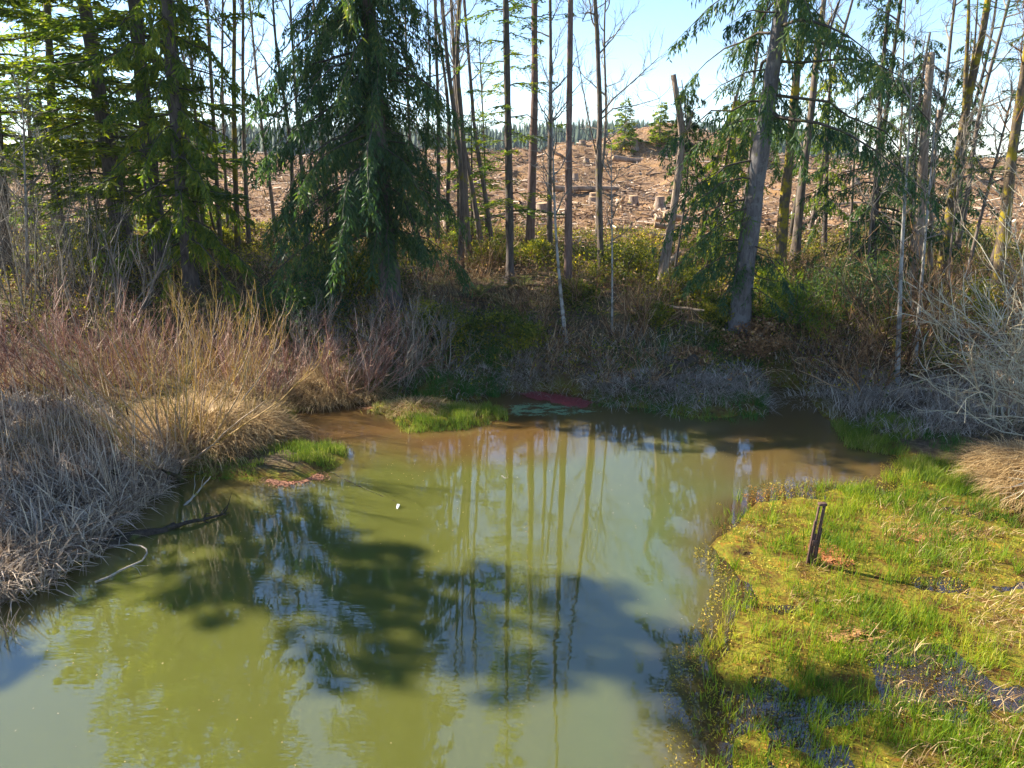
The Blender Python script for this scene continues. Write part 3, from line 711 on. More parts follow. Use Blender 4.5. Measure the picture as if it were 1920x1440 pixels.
# --- thin bare trees that close the belt between the clearing and the bank
protos = []
for v in range(5):
    C = world_path(-60 - v, 40, 15 + v, U(-.8, .8), 0); C[:, 0] += .25 * np.sin(np.linspace(0, 9, 40) + v); C[:, 2] -= C[0, 2]; C[:, 1] -= 40; C[:, 0] -= C[0, 0]
    protos.append(bare_tree('thin bare background tree', None, 0, 0, .09 + .012 * v, 4, 'bark_alder' if v % 2 else 'bark_limb', nl=15, ll=2.6, sub=5, tw=4, name='thin_tree', C=C))
used = set()
spots = [(-15.5, 39, 0), (-13.4, 42, 1), (-11.2, 38, 2), (-10.2, 41, 3), (-8.3, 39.5, 4), (-6.6, 37, 0), (-5.3, 40, 1), (-4.1, 36, 2), (-2.6, 35.5, 3), (-3.3, 38.5, 4), (-1.2, 36.5, 0), (1.8, 35, 3), (4.4, 38, 1), (13.5, 36, 2), (15.6, 39, 3), (17.2, 35.5, 4),
         (18.6, 37, 0), (19.8, 33, 1), (21.5, 36, 2), (12.2, 40, 3), (-18, 37, 4), (-20.5, 39, 0), (-17, 41.5, 1), (-23, 38, 2), (16.8, 31, 1), (18.9, 29, 3), (-14.2, 33.5, 3), (-9.4, 34, 1)]
for i, (x, y, v) in enumerate(spots):
    r_ = protos[v]
    if v in used:
        q = r_.copy(); COL.objects.link(q)
        for ch in list(r_.children):
            c_ = ch.copy(); COL.objects.link(c_); c_.parent = q
        r_ = q
    used.add(v)
    r_.location = (x, y, float(ground(x, y)) - .15); r_.rotation_euler = (U(-.04, .04), U(-.05, .05), U(0, 6.28)); sc_ = U(.8, 1.15); r_.scale = (sc_, sc_, sc_)
    tag(r_, 'thin bare tree standing in the belt between wooded slope and cleared hill', 'tree', 'thin bare trees along the edge of the clearing')

# ================================================================== GROUND COVER HELPERS
def scatter(n, xr, yr, poly=None, dens=None, cond=None, zmin=-.02):
    """random standing places on the ground; poly is a patch of the photo's ground"""
    X = U(xr[0], xr[1], n); Y = U(yr[0], yr[1], n)
    Z = ground(X, Y)
    k = Z > zmin
    if poly is not None:
        px, py = project(X, Y, Z); k &= inpoly(px, py, poly)
    if dens is not None: k &= rng.random(n) < dens(X, Y)
    if cond is not None: k &= cond(X, Y, Z)
    return np.stack([X[k], Y[k], Z[k]], 1)
def blades(b, P, L, W, lean=.35, curve=.6, tint=None, k=4, dirn=None, dirw=0., collapse=0.):
    """curved tapering blades from points P"""
    N = len(P)
    if N == 0: return
    phi = U(0, 6.28, N)
    h = np.stack([np.cos(phi), np.sin(phi), 0 * phi], 1)
    if dirn is not None: h = unit(h + np.array(dirn) * dirw)
    Ls = L * U(.5, 1.15, N); le = np.abs(rng.normal(size=N)) * lean; cu = U(0, curve, N)
    if collapse > 0:
        c = rng.random(N) < collapse; cu = np.where(c, U(1.2, 2.4, N), cu)
    s = np.linspace(0, 1, k)
    a = le[:, None] + cu[:, None] * s[None] * 1.0
    dz = np.cos(a); dh = np.sin(a)
    z = np.concatenate([np.zeros((N, 1)), np.cumsum((dz[:, 1:] + dz[:, :-1]) / 2, 1)], 1) / (k - 1) * Ls[:, None]
    q = np.concatenate([np.zeros((N, 1)), np.cumsum((dh[:, 1:] + dh[:, :-1]) / 2, 1)], 1) / (k - 1) * Ls[:, None]
    z = np.maximum(z, -.02 + .02 * rng.random((N, 1)))
    C = P[:, None] + h[:, None] * q[..., None] + np.array([0, 0, 1.]) * z[..., None]
    th = U(0, 6.28, N); S = np.stack([np.cos(th), np.sin(th), 0 * th], 1)
    Wd = W * U(.6, 1.3, N)[:, None] * (1 - s[None] ** 1.5 * .93)
    b.ribbons(C, Wd, S, rng.random(N) if tint is None else tint)
def tufts(P, m, sp):
    Q = np.repeat(P, m, 0) + np.concatenate([rng.normal(size=(len(P) * m, 2)) * sp, np.zeros((len(P) * m, 1))], 1)
    return Q
def stuff(name, b, mat, label, cat):
    o = link(name, b.mesh(name), M[mat]); return tag(o, label, cat, kind='stuff')
inM = lambda X, Y: (look(SDM, X, Y) < 0)
BIG = [(-700, 1500), (-700, 300), (2700, 300), (2700, 1500)]

# ---- right-hand marsh: fresh grass standing in the floating mat
b = Buf()
den = lambda X, Y: np.clip((fbm(X, Y, .7, 3) - .36) * 3.2, .05, 1) * np.clip((fbm(X + 40, Y, 2.5, 2) - .22) * 3, .1, 1) * (.35 + .65 * sm(X - (Y - 8) * .1, 2.5, 6.5))
P = scatter(62000, (2, 18), (4.5, 19), cond=lambda X, Y, Z: inM(X, Y) & (Z < .2), dens=den, zmin=-.035)
P[:, 2] = np.maximum(P[:, 2], -.01)
Q = tufts(P, 5, .035); hgt = .10 + .16 * fbm(Q[:, 0], Q[:, 1], .9, 2)
t_ = np.clip(.45 + .5 * (fbm(Q[:, 0], Q[:, 1], 1.4, 3) - .5) * 2 + rng.normal(size=len(Q)) * .16, 0, 1)
blades(b, Q, hgt * 1.25, .011, .32, .7, t_, k=3)
P = scatter(1500, (2.5, 18), (5, 19), cond=lambda X, Y, Z: inM(X, Y) & (fbm(X, Y, .55, 2) > .52), zmin=-.035)
Q = tufts(P, 16, .06); blades(b, Q, .34, .012, .25, .5, U(.1, .65, len(Q)), k=4)
stuff('marsh_grass', b, 'grass_bright', 'bright yellow-green grass shoots standing all over the flooded marsh at right', 'grass')
# floating algae flakes that roughen the mat
b = Buf()
P = scatter(110000, (1.8, 17), (4.5, 19), cond=lambda X, Y, Z: (look(SDM, X, Y) < .25) & (fbm(X, Y, .6, 4) > .42), zmin=-.2)
P[:, 2] = np.maximum(P[:, 2], 0) + U(.002, .03, len(P))
D = unit(np.concatenate([rng.normal(size=(len(P), 2)), np.abs(rng.normal(size=(len(P), 1))) * .45], 1))
t_ = np.clip(fbm(P[:, 0] + 9, P[:, 1], 1.3, 3) * 1.6 - .35 + rng.normal(size=len(P)) * .13, 0, 1)
b.kites(P, D, rside(D), .034 * U(.5, 1.6, len(P)), .016 * U(.6, 1.4, len(P)), t_)
stuff('floating_algae', b, 'algae', 'yellow, orange and brown algae mat floating between the marsh grass', 'algae')
# flattened dead grass in the marsh
b = Buf()
P = scatter(22000, (4.5, 18), (4.8, 14), cond=lambda X, Y, Z: inM(X, Y) & (fbm(X + 3, Y * 2.2, 1.2, 3) > .57), zmin=-.03)
P[:, 2] = np.maximum(P[:, 2], 0) + .02
blades(b, P, .34, .012, 1.1, 1.6, None, k=3, dirn=(.8, -.5, 0), dirw=.9, collapse=.5)
stuff('flattened_dead_grass', b, 'straw', 'flattened pale dead grass lying in swathes over the marsh', 'dead grass')

# ---- bright clumps on the islet, the left spit and the far rim
b = Buf(); bd = Buf()
def grasspatch(buf, poly, n, L, w=.012, m=7, sp=.05, lean=.25, tl=(.1, .8), flat_=False):
    pp = np.array([flat(*p) for p in poly]); xr = (pp[:, 0].min(), pp[:, 0].max()); yr = (pp[:, 1].min(), pp[:, 1].max())
    area = max((xr[1] - xr[0]) * (yr[1] - yr[0]), .1)
    X = U(*xr, n); Y = U(*yr, n); k = inpoly(X, Y, [tuple(a) for a in pp]); k &= rng.random(n) < np.clip((fbm(X + 5, Y, .45, 3) - .3) * 4, .08, 1); X = X[k]; Y = Y[k]
    P = np.stack([X, Y, np.maximum(ground(X, Y), -.02)], 1)
    Q = tufts(P, m, sp); blades(buf, Q, L * .85 * (.3 + 1.3 * fbm(Q[:, 0], Q[:, 1], .35, 3)), w, lean, .9, np.clip(tl[0] + (tl[1] - tl[0]) * (.2 + .8 * fbm(Q[:, 0], Q[:, 1], .5, 2)) + rng.normal(size=len(Q)) * .15, 0, 1), k=3)
grasspatch(b, [(740, 790), (760, 812), (860, 808), (950, 790), (950, 770), (900, 768), (800, 775)], 1300, .3)
grasspatch(b, [(680, 775), (760, 790), (900, 775), (860, 757), (740, 755)], 500, .22, tl=(.5, 1))
grasspatch(b, [(545, 850), (560, 880), (640, 878), (652, 862), (640, 842), (590, 838)], 900, .33)
grasspatch(b, [(470, 850), (480, 885), (560, 880), (560, 848)], 500, .2)
grasspatch(b, [(350, 868), (350, 898), (480, 900), (480, 872)], 350, .10)
grasspatch(b, [(1560, 795), (1590, 840), (1700, 860), (1720, 825), (1650, 800)], 1300, .32)
grasspatch(b, [(1240, 765), (1250, 782), (1330, 792), (1340, 778)], 450, .18)
grasspatch(b, [(1680, 862), (1700, 900), (1880, 930), (1800, 880)], 1500, .3)
grasspatch(b, [(215, 775), (215, 830), (265, 840), (280, 800)], 400, .25)
grasspatch(b, [(525, 690), (530, 780), (585, 780), (580, 700)], 500, .14)
stuff('shore_grass', b, 'grass_shore', 'lush bright green grass clumps on the islet, the spit and the pond edges', 'grass')
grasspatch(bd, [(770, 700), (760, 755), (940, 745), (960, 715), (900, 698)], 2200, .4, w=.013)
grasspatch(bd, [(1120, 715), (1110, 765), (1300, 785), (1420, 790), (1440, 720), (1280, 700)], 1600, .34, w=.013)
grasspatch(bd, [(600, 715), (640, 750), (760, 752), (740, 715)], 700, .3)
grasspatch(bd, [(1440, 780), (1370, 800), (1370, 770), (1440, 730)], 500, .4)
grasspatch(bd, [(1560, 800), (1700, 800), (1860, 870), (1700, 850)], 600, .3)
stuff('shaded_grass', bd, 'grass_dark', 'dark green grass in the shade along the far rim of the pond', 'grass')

# ---- dead cattail reeds, left foreground
b = Buf()
REED = [(-500, 770), (60, 745), (170, 770), (240, 830), (330, 838), (332, 880), (308, 925), (270, 955), (225, 985), (180, 1040), (130, 1080), (60, 1118), (-60, 1165), (-500, 1220)]
def nearwater(X, Y, a): return look(SDW, X, Y) < a
P = scatter(60000, (-16, -4), (8, 19), REED, zmin=-.1)
P = P[rng.random(len(P)) < .75][:3600]
Q = tufts(P, 5, .07)
mh = (.45 + 1.1 * fbm(Q[:, 0], Q[:, 1], 1.1, 2))
blades(b, Q[rng.random(len(Q)) < .45], 1.0, .032, .35, 1.0, None, k=4, collapse=.6)
blades(b, Q[rng.random(len(Q)) < .8], .9, .042, .5, 1.4, U(0, 1, int(1e6))[:0] if False else None, k=4, collapse=.85, dirn=(.5, -.6, 0), dirw=.6)
P2 = P[P[:, 1] > 13.0][:500]; blades(b, P2, 1.9, .016, .07, .25, U(.3, 1, len(P2)), k=4)
P2 = P[(look(SDW, P[:, 0], P[:, 1]) < .7)][:1500]; Q2 = tufts(P2, 4, .06); blades(b, Q2, .95, .026, .7, 2.0, U(.3, 1, len(Q2)), k=5, dirn=(.7, -.7, 0), dirw=1.0, collapse=.6)
for px_, py_ in [(8, 1200), (20, 1190), (12, 1180)]:
    x, y = flat(px_, py_); blades(b, tufts(np.array([[x, y, -.05]]), 7, .09), .5, .02, .25, .6, None, k=4)
stuff('dead_reeds', b, 'reed', 'dense grey-brown dead cattail reeds, bent and collapsed, at the left bank', 'reeds')
# cattail heads: a few can be told apart
hb = Buf(); hb.tubes(np.array([[[0, 0, -1.5], [0.02, 0, -.8], [0.0, 0, 0], [0, 0, .1]]]), np.array([[.008, .006, .005, .003]]), 5, .5)
hs = hb.mesh('cattail_stem')
h2 = Buf(); h2.tubes(np.array([[[0, 0, 0], [0, 0, .02], [0, 0, .1], [0.005, 0, .17], [0.005, 0, .19]]]), np.array([[.004, .018, .02, .017, .004]]), 7, .2)
hh = h2.mesh('cattail_head', True)
hs.materials.append(M['reed']); hh.materials.append(M['bramble'])
lab = ['leftmost upright cattail, cut by the picture edge', 'upright cattail rising over the pale reeds, second from left', 'cattail with slim dark head before the red twigs',
       'cattail close to the tall willow, left of its stems', 'cattail standing tallest in the middle of the reed bed', 'short cattail near the dark stick at the inlet', 'cattail leaning by the sunny dry grass', 'cattail at the back edge of the reed bed']
for i, (a, c) in enumerate([(22, 830), (48, 800), (150, 790), (262, 850), (108, 840), (232, 890), (75, 770), (185, 770)]):
    p = hit(a, c + 60); t = thing('cattail', lab[i], 'cattail', (p[0], p[1], p[2] + 1.45 + U(-.2, .2)), 'cattails standing in the dead reeds')
    t.rotation_euler = (U(-.1, .1), U(-.1, .1), 0)
    for nm, me in (('stem', hs), ('seed_head', hh)):
        o = bpy.data.objects.new(nm, me); COL.objects.link(o); o.parent = t

# ---- straw grass: sunny field behind reeds, humps under the willow, right clump
b = Buf()
P = scatter(90000, (-24, -6.5), (14, 24), [(-700, 690), (120, 700), (220, 740), (240, 800), (150, 830), (-700, 850)], zmin=0)[:7000]
blades(b, P, .55, .014, .4, 1.3, None, k=4, collapse=.3)
def hump(c, r, h, n, L=.6, w=.013, d=None, dw=0):
    x0, y0 = c; th = U(0, 6.28, n); rr = r * np.sqrt(rng.random(n)); X = x0 + rr * np.cos(th); Y = y0 + rr * np.sin(th)
    Z = np.maximum(ground(X, Y), 0) + h * (1 - (rr / r) ** 2)
    P = np.stack([X, Y, Z], 1)
    N = n; ph = th + rng.normal(size=n) * .5; hd = np.stack([np.cos(ph), np.sin(ph), 0 * ph], 1)
    if d is not None: hd = unit(hd + np.array(d) * dw)
    Ls = L * U(.6, 1.2, n); s = np.linspace(0, 1, 4); a = (U(.1, .6, n)[:, None] + s[None] * U(1.2, 2.2, n)[:, None])
    z = np.concatenate([np.zeros((N, 1)), np.cumsum(np.cos(a)[:, 1:], 1)], 1) / 3 * Ls[:, None]; q = np.concatenate([np.zeros((N, 1)), np.cumsum(np.sin(a)[:, 1:], 1)], 1) / 3 * Ls[:, None]
    C = P[:, None] + hd[:, None] * q[..., None] + np.array([0, 0, 1.]) * z[..., None]
    C[:, :, 2] = np.maximum(C[:, :, 2], .01)
    S = np.stack([-hd[:, 1], hd[:, 0], 0 * ph], 1)
    return C, w * U(.6, 1.3, n)[:, None] * (1 - s[None] ** 1.6 * .9), S
def humps(buf, lst):
    for c, r, h, n, L in lst:
        C, W, S = hump(c, r, h, n, L); buf.ribbons(C, W, S, rng.random(len(C)))
f_ = lambda x, y: tuple(hit(x, y)[:2])
humps(b, [(f_(390, 820), 1.5, .6, 3600, .7), (f_(470, 815), 1.1, .5, 2400, .65), (f_(330, 800), 1.1, .5, 2200, .65), (f_(620, 735), 1.0, .45, 2400, .6), (f_(590, 745), .8, .35, 1500, .5),
          (f_(690, 735), .7, .3, 1200, .5), (f_(430, 770), 1.2, .5, 1600, .7), (f_(1905, 895), .8, .5, 1500, .75), (f_(1870, 880), .6, .3, 800, .6), (f_(1850, 905), .45, .2, 500, .5), (f_(1915, 925), .6, .35, 900, .7), (f_(1980, 930), 1.1, .7, 1500, .8),
          (f_(780, 765), .8, .12, 900, .35), (f_(110, 830), 1.3, .4, 1500, .6), (f_(40, 860), 1.3, .4, 1500, .6), (f_(180, 850), 1.0, .35, 1000, .6)])
stuff('dry_grass', b, 'straw', 'sunlit straw-coloured dry grass in drooping humps round the pond', 'dry grass')
b = Buf()
P = scatter(150000, (-12, 20), (17, 27), [(540, 650), (640, 560), (1100, 610), (1500, 640), (1920, 640), (2500, 700), (2500, 900), (1920, 860), (1700, 830), (1560, 790), (1500, 720), (1440, 745), (1420, 775), (1250, 765), (1100, 730), (920, 715), (760, 705), (600, 730)],
            dens=lambda X, Y: np.clip((fbm(X, Y, 1.0, 3) - .33) * 3, 0, 1))[:9000]
blades(b, tufts(P, 2, .06), .62, .017, .5, 1.8, None, k=4, collapse=.45)
hl = []
for i in range(60):
    a, c = random.choice([(U(820, 1420), U(690, 745)), (U(540, 800), U(660, 740)), (U(1500, 1800), U(720, 810)), (U(1150, 1430), U(720, 770))])
    hl.append((f_(a, c), U(.4, .8), U(.15, .4), 170, U(.4, .65)))
humps(b, hl)
stuff('grey_dead_grass', b, 'straw_grey', 'grey drooping dead grass along the shaded far bank', 'dead grass')

# ---- brambles, leaves and litter on the bank and slope
b = Buf(); lf = Buf(); sg = Buf()
SLOPE = [(-700, 380), (300, 390), (480, 430), (820, 440), (1500, 440), (2500, 420), (2500, 900), (1900, 850), (1500, 720), (1440, 735), (1100, 735), (760, 700), (540, 700), (520, 640), (-700, 640)]
P = scatter(90000, (-28, 28), (19.5, 44), SLOPE, dens=lambda X, Y: np.clip((fbm(X, Y, 2.2, 3) - .25) * 2.5, .15, 1) * (30 / Y) ** .5, zmin=.1)[:12000]
N = len(P); ph = U(0, 6.28, N); h = np.stack([np.cos(ph), np.sin(ph), 0 * ph], 1); L = U(.5, 1.7, N); s = np.linspace(0, 1, 6)
H_ = U(.25, .75, N)
C = P[:, None] + h[:, None] * (L[:, None] * s[None])[..., None]; C[:, :, 2] += H_[:, None] * 4 * s * (1 - s) * (1 - .2 * s) + .0
C += rng.normal(size=C.shape) * .03
b.ribbons(C, .016 * U(.5, 1.4, N)[:, None] * (1 - .6 * s[None]), rside(h), rng.random(N))
nl = 5; jj = rng.integers(1, 6, (N, nl)); LP_ = C[np.arange(N)[:, None], jj].reshape(-1, 3) + rng.normal(size=(N * nl, 3)) * .07
D = unit(rng.normal(size=LP_.shape) + np.array([0, 0, .3])); g_ = fbm(LP_[:, 0] + 50, LP_[:, 1], 2.6, 3)
brown = g_ < .47
b.kites(LP_[brown], D[brown], rside(D[brown]), .10 * U(.6, 1.4, brown.sum()), .055 * U(.6, 1.3, brown.sum()), U(.2, 1, brown.sum()))
k = ~brown
lf.kites(LP_[k], D[k], rside(D[k]), .12 * U(.6, 1.4, k.sum()), .06 * U(.6, 1.3, k.sum()), np.clip(U(-.1, .8, k.sum()) + (g_[k] - .5) * 2, 0, 1))
P = scatter(60000, (-25, 25), (21, 46), SLOPE, dens=lambda X, Y: np.clip((fbm(X + 20, Y, 3.0, 3) - .36) * 4, 0, 1), zmin=.3)[:5600]
Q = np.repeat(P, 12, 0) + rng.normal(size=(len(P) * 12, 3)) * np.array([.22, .22, .14]) + np.array([0, 0, .28]); D = unit(rng.normal(size=Q.shape) + np.array([0, 0, .5]))
lf.kites(Q, D, rside(D), .13 * U(.5, 1.4, len(Q)), .05 * U(.7, 1.3, len(Q)), np.clip(np.repeat(U(0, .8, len(P)), 12) + rng.normal(size=len(Q)) * .15, 0, 1))
stuff('bramble_thicket', b, 'bramble', 'brown tangled dead brambles and leaves covering the bank and slope', 'brambles')
stuff('leafy_undergrowth', lf, 'bush_leaf', 'green and yellow leafy undergrowth between the trunks on the slope', 'undergrowth')
P = scatter(24000, (-25, 25), (21, 48), SLOPE, dens=lambda X, Y: np.clip((fbm(X - 20, Y + 9, 2.4, 3) - .4) * 4, 0, 1), zmin=.3)[:9000]
blades(sg, tufts(P, 2, .08), .6, .02, .45, 1.3, None, k=4)
stuff('slope_dry_grass', sg, 'straw', 'thin yellow-brown dry grass on the wooded slope', 'dry grass')

# ================================================================== SHRUBS
thicket('tall willow shrub with upright yellow shoots at the left inlet', (*hit(335, 858)[:2], 0), 28, 3.7, (.05, 1.1), .55, 'willow', name='willow_shrub', r=.026, shoots=11, sl=1.3, sup=1.5, tw=3, spread=.45, tintsh=(.5, 1))
thicket('thin willow rods clustered beside the tall willow shrub', (*hit(420, 760)[:2], .1), 26, 3.2, (.05, .6), .6, 'willow', name='willow_shrub', r=.018, shoots=7, sl=1.0, sup=1.5, tw=2, spread=.9, tintsh=(.4, 1))
for i, (px_, py_, n, L, lab) in enumerate([
    (60, 720, 34, 2.6, 'reddish bare twig thicket cut by the left picture edge'), (150, 735, 36, 2.7, 'reddish bare twig thicket in the middle of the left bank'),
    (235, 735, 34, 2.6, 'reddish bare twig thicket just left of the willow'), (330, 730, 26, 2.3, 'reddish twig thicket behind the willow stems'),
    (-40, 740, 26, 2.6, 'reddish bare twigs at the far left edge above dry grass'), (480, 745, 24, 2.0, 'pinkish-twigged low shrub leaning right over the small spit'), (540, 715, 20, 1.8, 'pinkish low twigs at the brown shallow inlet')]):
    p = hit(px_, py_); thicket(lab, p, n, L, (.2, 1.1), .5, 'redtwig', name='dogwood_shrub', r=.014, shoots=10, sl=.8, spread=.8, tw=3, sup=.9)
for i, (px_, py_, n, L, bi, lab) in enumerate([
    (640, 728, 18, 2.3, (.5, -.1, .1), 'bare pinkish shrub leaning right above the straw humps'), (700, 735, 20, 2.4, (.7, 0, -.05), 'bare shrub with long arching pinkish boughs over the islet'),
    (740, 715, 16, 2.6, (.2, 0, .4), 'grey bare shrub standing at the foot of the big spruce'), (590, 700, 16, 2.2, (0, 0, .2), 'grey bare shrub in the shade left of the big spruce'),
    (820, 700, 14, 1.9, (0, 0, .3), 'small grey bare shrub on the shaded rim right of the spruce')]):
    p = hit(px_, py_); thicket(lab, p, n, L, (.15, .9), .45, 'redtwig' if i < 2 else 'greytwig', r=.015, shoots=9, sl=.7, bias=bi, tw=4)
for i, (px_, py_, L, lab) in enumerate([
    (40, 590, 4.6, 'tall grey brush at the far left under the firs'), (120, 560, 5.0, 'tall grey brush left of the ochre bush'), (20, 500, 5.2, 'grey brush rising highest at the left picture edge'),
    (200, 600, 3.6, 'grey brush behind the red twig thicket'), (160, 480, 4.0, 'grey brush between fir trunks and ochre bush'), (-60, 560, 5.2, 'grey brush half outside the left picture edge')]):
    p = hit(px_, py_); thicket(lab, p, 26, L, (.05, .6), .5, 'greytwig', name='grey_brush', r=.024, shoots=11, sl=1.1, spread=1.2, tw=2)
# arching lichen-covered branches at the right
for i, (x, y, L, n, bi, lab) in enumerate([
    (13.4, 15.6, 4.6, 14, (-.75, -.1, .35), 'lichen-covered bare shrub arching in from the right picture edge'),
    (12.6, 17.6, 4.2, 15, (-.45, -.2, .45), 'pale twisted bare shrub behind the right-hand dry clump'),
    (14.8, 19.5, 5.2, 16, (-.25, 0, .7), 'tall tangled bare shrub below the ivy-wrapped trunk'),
    (12.2, 21.5, 4.4, 15, (-.3, 0, .6), 'orange-brown bare shrub behind the pale inlet twins'),
    (17.2, 23.0, 5.5, 14, (-.2, 0, .7), 'bare tangle against the sky at the far right'),
    (10.2, 20.2, 1.9, 14, (-.1, -.1, .2), 'low grey bare shrub at the foot of the inlet twins')]):
    thicket(lab, (x, y, float(ground(x, y))), n, L, (.1, 1.0), -.25 if i < 2 else .1, 'lichen_twig' if i not in (3, 5) else 'bramble', r=.024, shoots=9, sl=1.3 if i != 5 else .6, bias=bi, tw=5, sup=-.1 if i < 2 else .2, jit=.16, srr=1.5)
for i, (px_, py_, L, lab) in enumerate([(1215, 600, 1.8, 'brown bare shrub under the leaning snag'), (1180, 640, 1.5, 'bare brown shrub beside the white sapling foot'), (1000, 600, 1.5, 'low bare shrub left of the slender pale tree'),
                                        (1560, 640, 2.2, 'bare brown shrub over the orange litter at the inlet'), (1600, 700, 1.8, 'bare grey shrub on the right bank of the inlet'), (900, 520, 1.8, 'bare shrub between spruce and slim fir'),
                                        (1770, 650, 2.6, 'bare brown shrub right of the inlet twins')]):
    p = hit(px_, py_); thicket(lab, p, 18, L, (.1, 1.0), .3, 'bramble', r=.012, shoots=8, sl=.6, tw=3, srr=1.1)
for i, (px_, py_, L, lab) in enumerate([(1540, 560, 2.4, 'rusty bare bramble shrub between the ragged fir and maples'), (1640, 620, 2.4, 'rusty bramble shrub left of the pale inlet twins'), (1740, 600, 2.6, 'rusty bramble shrub behind the right inlet twin'),
                                        (1830, 560, 2.6, 'rusty bramble shrub at the foot of the ivy-wrapped trunk'), (1880, 620, 2.8, 'rusty bramble shrub at the right picture edge above the lichen shrub'), (1560, 700, 1.6, 'low orange-brown bramble over the inlet mouth'),
                                        (1090, 560, 1.8, 'straw-brown bramble shrub between slender tree and sapling'), (780, 640, 1.8, 'grey bramble shrub right at the spruce foot'), (1020, 680, 1.3, 'low grey bramble on the shaded rim below the slender tree'),
                                        (1180, 700, 1.3, 'low grey bramble on the shaded rim left of the mossy log')]):
    p = hit(px_, py_); thicket(lab, p, 20, L, (.2, 1.2), -.1 if i % 2 else .2, 'bramble', name='bramble_shrub', r=.012, shoots=7, sl=.7, tw=3, srr=1.1, jit=.16, spread=.9)
# evergreen bushes and small conifers
def bush(px_, py_, R_, H_, n, mat, lab, **k):
    p = hit(px_, py_); return leaf_bush(lab, p, R_, H_, n, mat, **k)
bush(205, 525, 1.25, 2.7, 9000, 'bush_leaf', 'ochre-green rounded evergreen bush at the foot of the left firs', clump=60)
bush(350, 480, 1.1, 2.0, 8000, 'needle_dark', 'dark green conifer bush beneath the shaggy fir', kl=.13, kw=.04)
bush(425, 470, .8, 1.2, 4000, 'bush_leaf', 'small yellow-green bush right of the dark conifer bush', up=.8)
bush(1170, 520, 1.5, 1.5, 7000, 'bush_leaf', 'broad green bush between the mossy stem and leaning snag')
bush(930, 500, 1.3, 1.2, 5000, 'bush_leaf', 'olive green bush behind the slim fir')
bush(1290, 560, 1.1, 1.1, 5000, 'bush_leaf', 'green bush right of the leaning snag foot')
bush(1350, 600, .8, .8, 4000, 'bush_leaf', 'bright yellow-green bush left of the root mound', up=.8)
bush(1490, 610, 1.2, 1.6, 7000, 'needle_mid', 'young conifer bush right of the leaning grey trunk', kl=.13, kw=.035)
bush(1600, 590, 1.6, 2.2, 8000, 'needle_dark', 'dark conifer bush at the foot of the ragged fir', kl=.13, kw=.035)
bush(660, 560, 1.4, 2.2, 7000, 'bush_leaf', 'sunny yellow bush glowing behind the big spruce trunk', up=.7)
bush(590, 610, 1.3, 1.6, 8000, 'needle_dark', 'black-green bush in deep shade left of the spruce trunk', kl=.1)
bush(820, 620, 1.3, .9, 6000, 'bush_leaf', 'low dark bramble mound right of the spruce trunk')
bush(960, 640, 1.4, .9, 6000, 'bush_leaf', 'low dark bramble mound below the slim fir')
bush(1420, 655, 1.15, .9, 7000, 'bramble', 'dark brown root mound matted with dead roots under the big fir', name='root_mound', cat='root mound')
bush(870, 470, 1.1, 1.0, 5000, 'bush_leaf', 'yellow-green bush below the mossy multi-limbed trunk', up=.6)
bush(1010, 490, 1.0, .9, 4500, 'bush_leaf', 'dim green bush at the foot of the forked trunk')
bush(1080, 560, .9, .7, 4500, 'bush_leaf', 'sunny low bush between the slender pale tree and white sapling', up=.6)
bush(1230, 610, .8, .6, 4000, 'bush_leaf', 'sunny low bush under the leaning snag', up=.6)
bush(1440, 560, .9, 1.3, 4500, 'needle_mid', 'yellow-green young conifer bush touching the leaning grey trunk', kl=.13, kw=.035)
bush(1680, 640, .9, 1.0, 4500, 'bush_leaf', 'yellowish bush directly behind the pale inlet twins', up=.5)
bush(1810, 600, 1.2, 1.3, 5000, 'bush_leaf', 'yellow-green bush at the foot of the forked maple')
bush(1290, 680, .7, .5, 4000, 'bramble', 'brown overhanging root tangle beside the mossy fallen log', name='root_mound', cat='root mound')

# ---- ferns: each with its fronds
def frond_mesh(L):
    b = Buf(); s = np.linspace(0, 1, 9); a = .5 + s * 1.3
    z = np.concatenate([[0], np.cumsum(np.cos(a)[1:])]) / 8 * L; q = np.concatenate([[0], np.cumsum(np.sin(a)[1:])]) / 8 * L
    C = np.stack([q, 0 * q, z], 1); b.ribbons(C[None], np.full((1, 9), .012), np.array([[0, 1., 0]]), np.array([.3]))
    n = 26; u = np.linspace(.12, .98, n); P = np.stack([np.interp(u, s, C[:, i]) for i in range(3)], 1)
    for sg_ in (-1, 1):
        D = unit(np.stack([np.full(n, .35), sg_ * np.ones(n), np.full(n, -.15)], 1)); b.kites(P, D, np.tile([[1., 0, 0.2]], (n, 1)), .17 * np.sin(np.pi * (u * .85 + .1)), np.full(n, .035), U(.1, .8, n))
    return b.mesh('frond')
fr = [frond_mesh(1.0), frond_mesh(.8)]
for f in fr: f.materials.append(M['bush_leaf'])
FL = [(545, 640, 'sword fern in the shade left of the spruce, nearest the willow'), (575, 655, 'sword fern right beside the shady fern, nearer the rim'), (970, 545, 'bright sword fern just right of the slim fir foot'),
      (950, 590, 'dim sword fern under the slim fir foot'), (1330, 640, 'sword fern above the mossy fallen log'), (900, 560, 'sword fern between spruce and slim fir'), (1240, 580, 'sword fern below the leaning snag'),
      (1120, 540, 'sword fern at the mossy dark stem'), (1520, 590, 'sword fern by the young conifer bush'), (510, 620, 'sword fern behind the willow rods')]
for a, c, lab in FL:
    p = hit(a, c); t = thing('sword_fern', lab, 'fern', p, 'sword ferns on the bank')
    for i in range(13):
        o = bpy.data.objects.new('frond', fr[i % 2]); COL.objects.link(o); o.parent = t; o.rotation_euler = (0, U(-.25, .2), i * .483 + U(-.15, .15)); o.scale = (U(.8, 1.15),) * 3

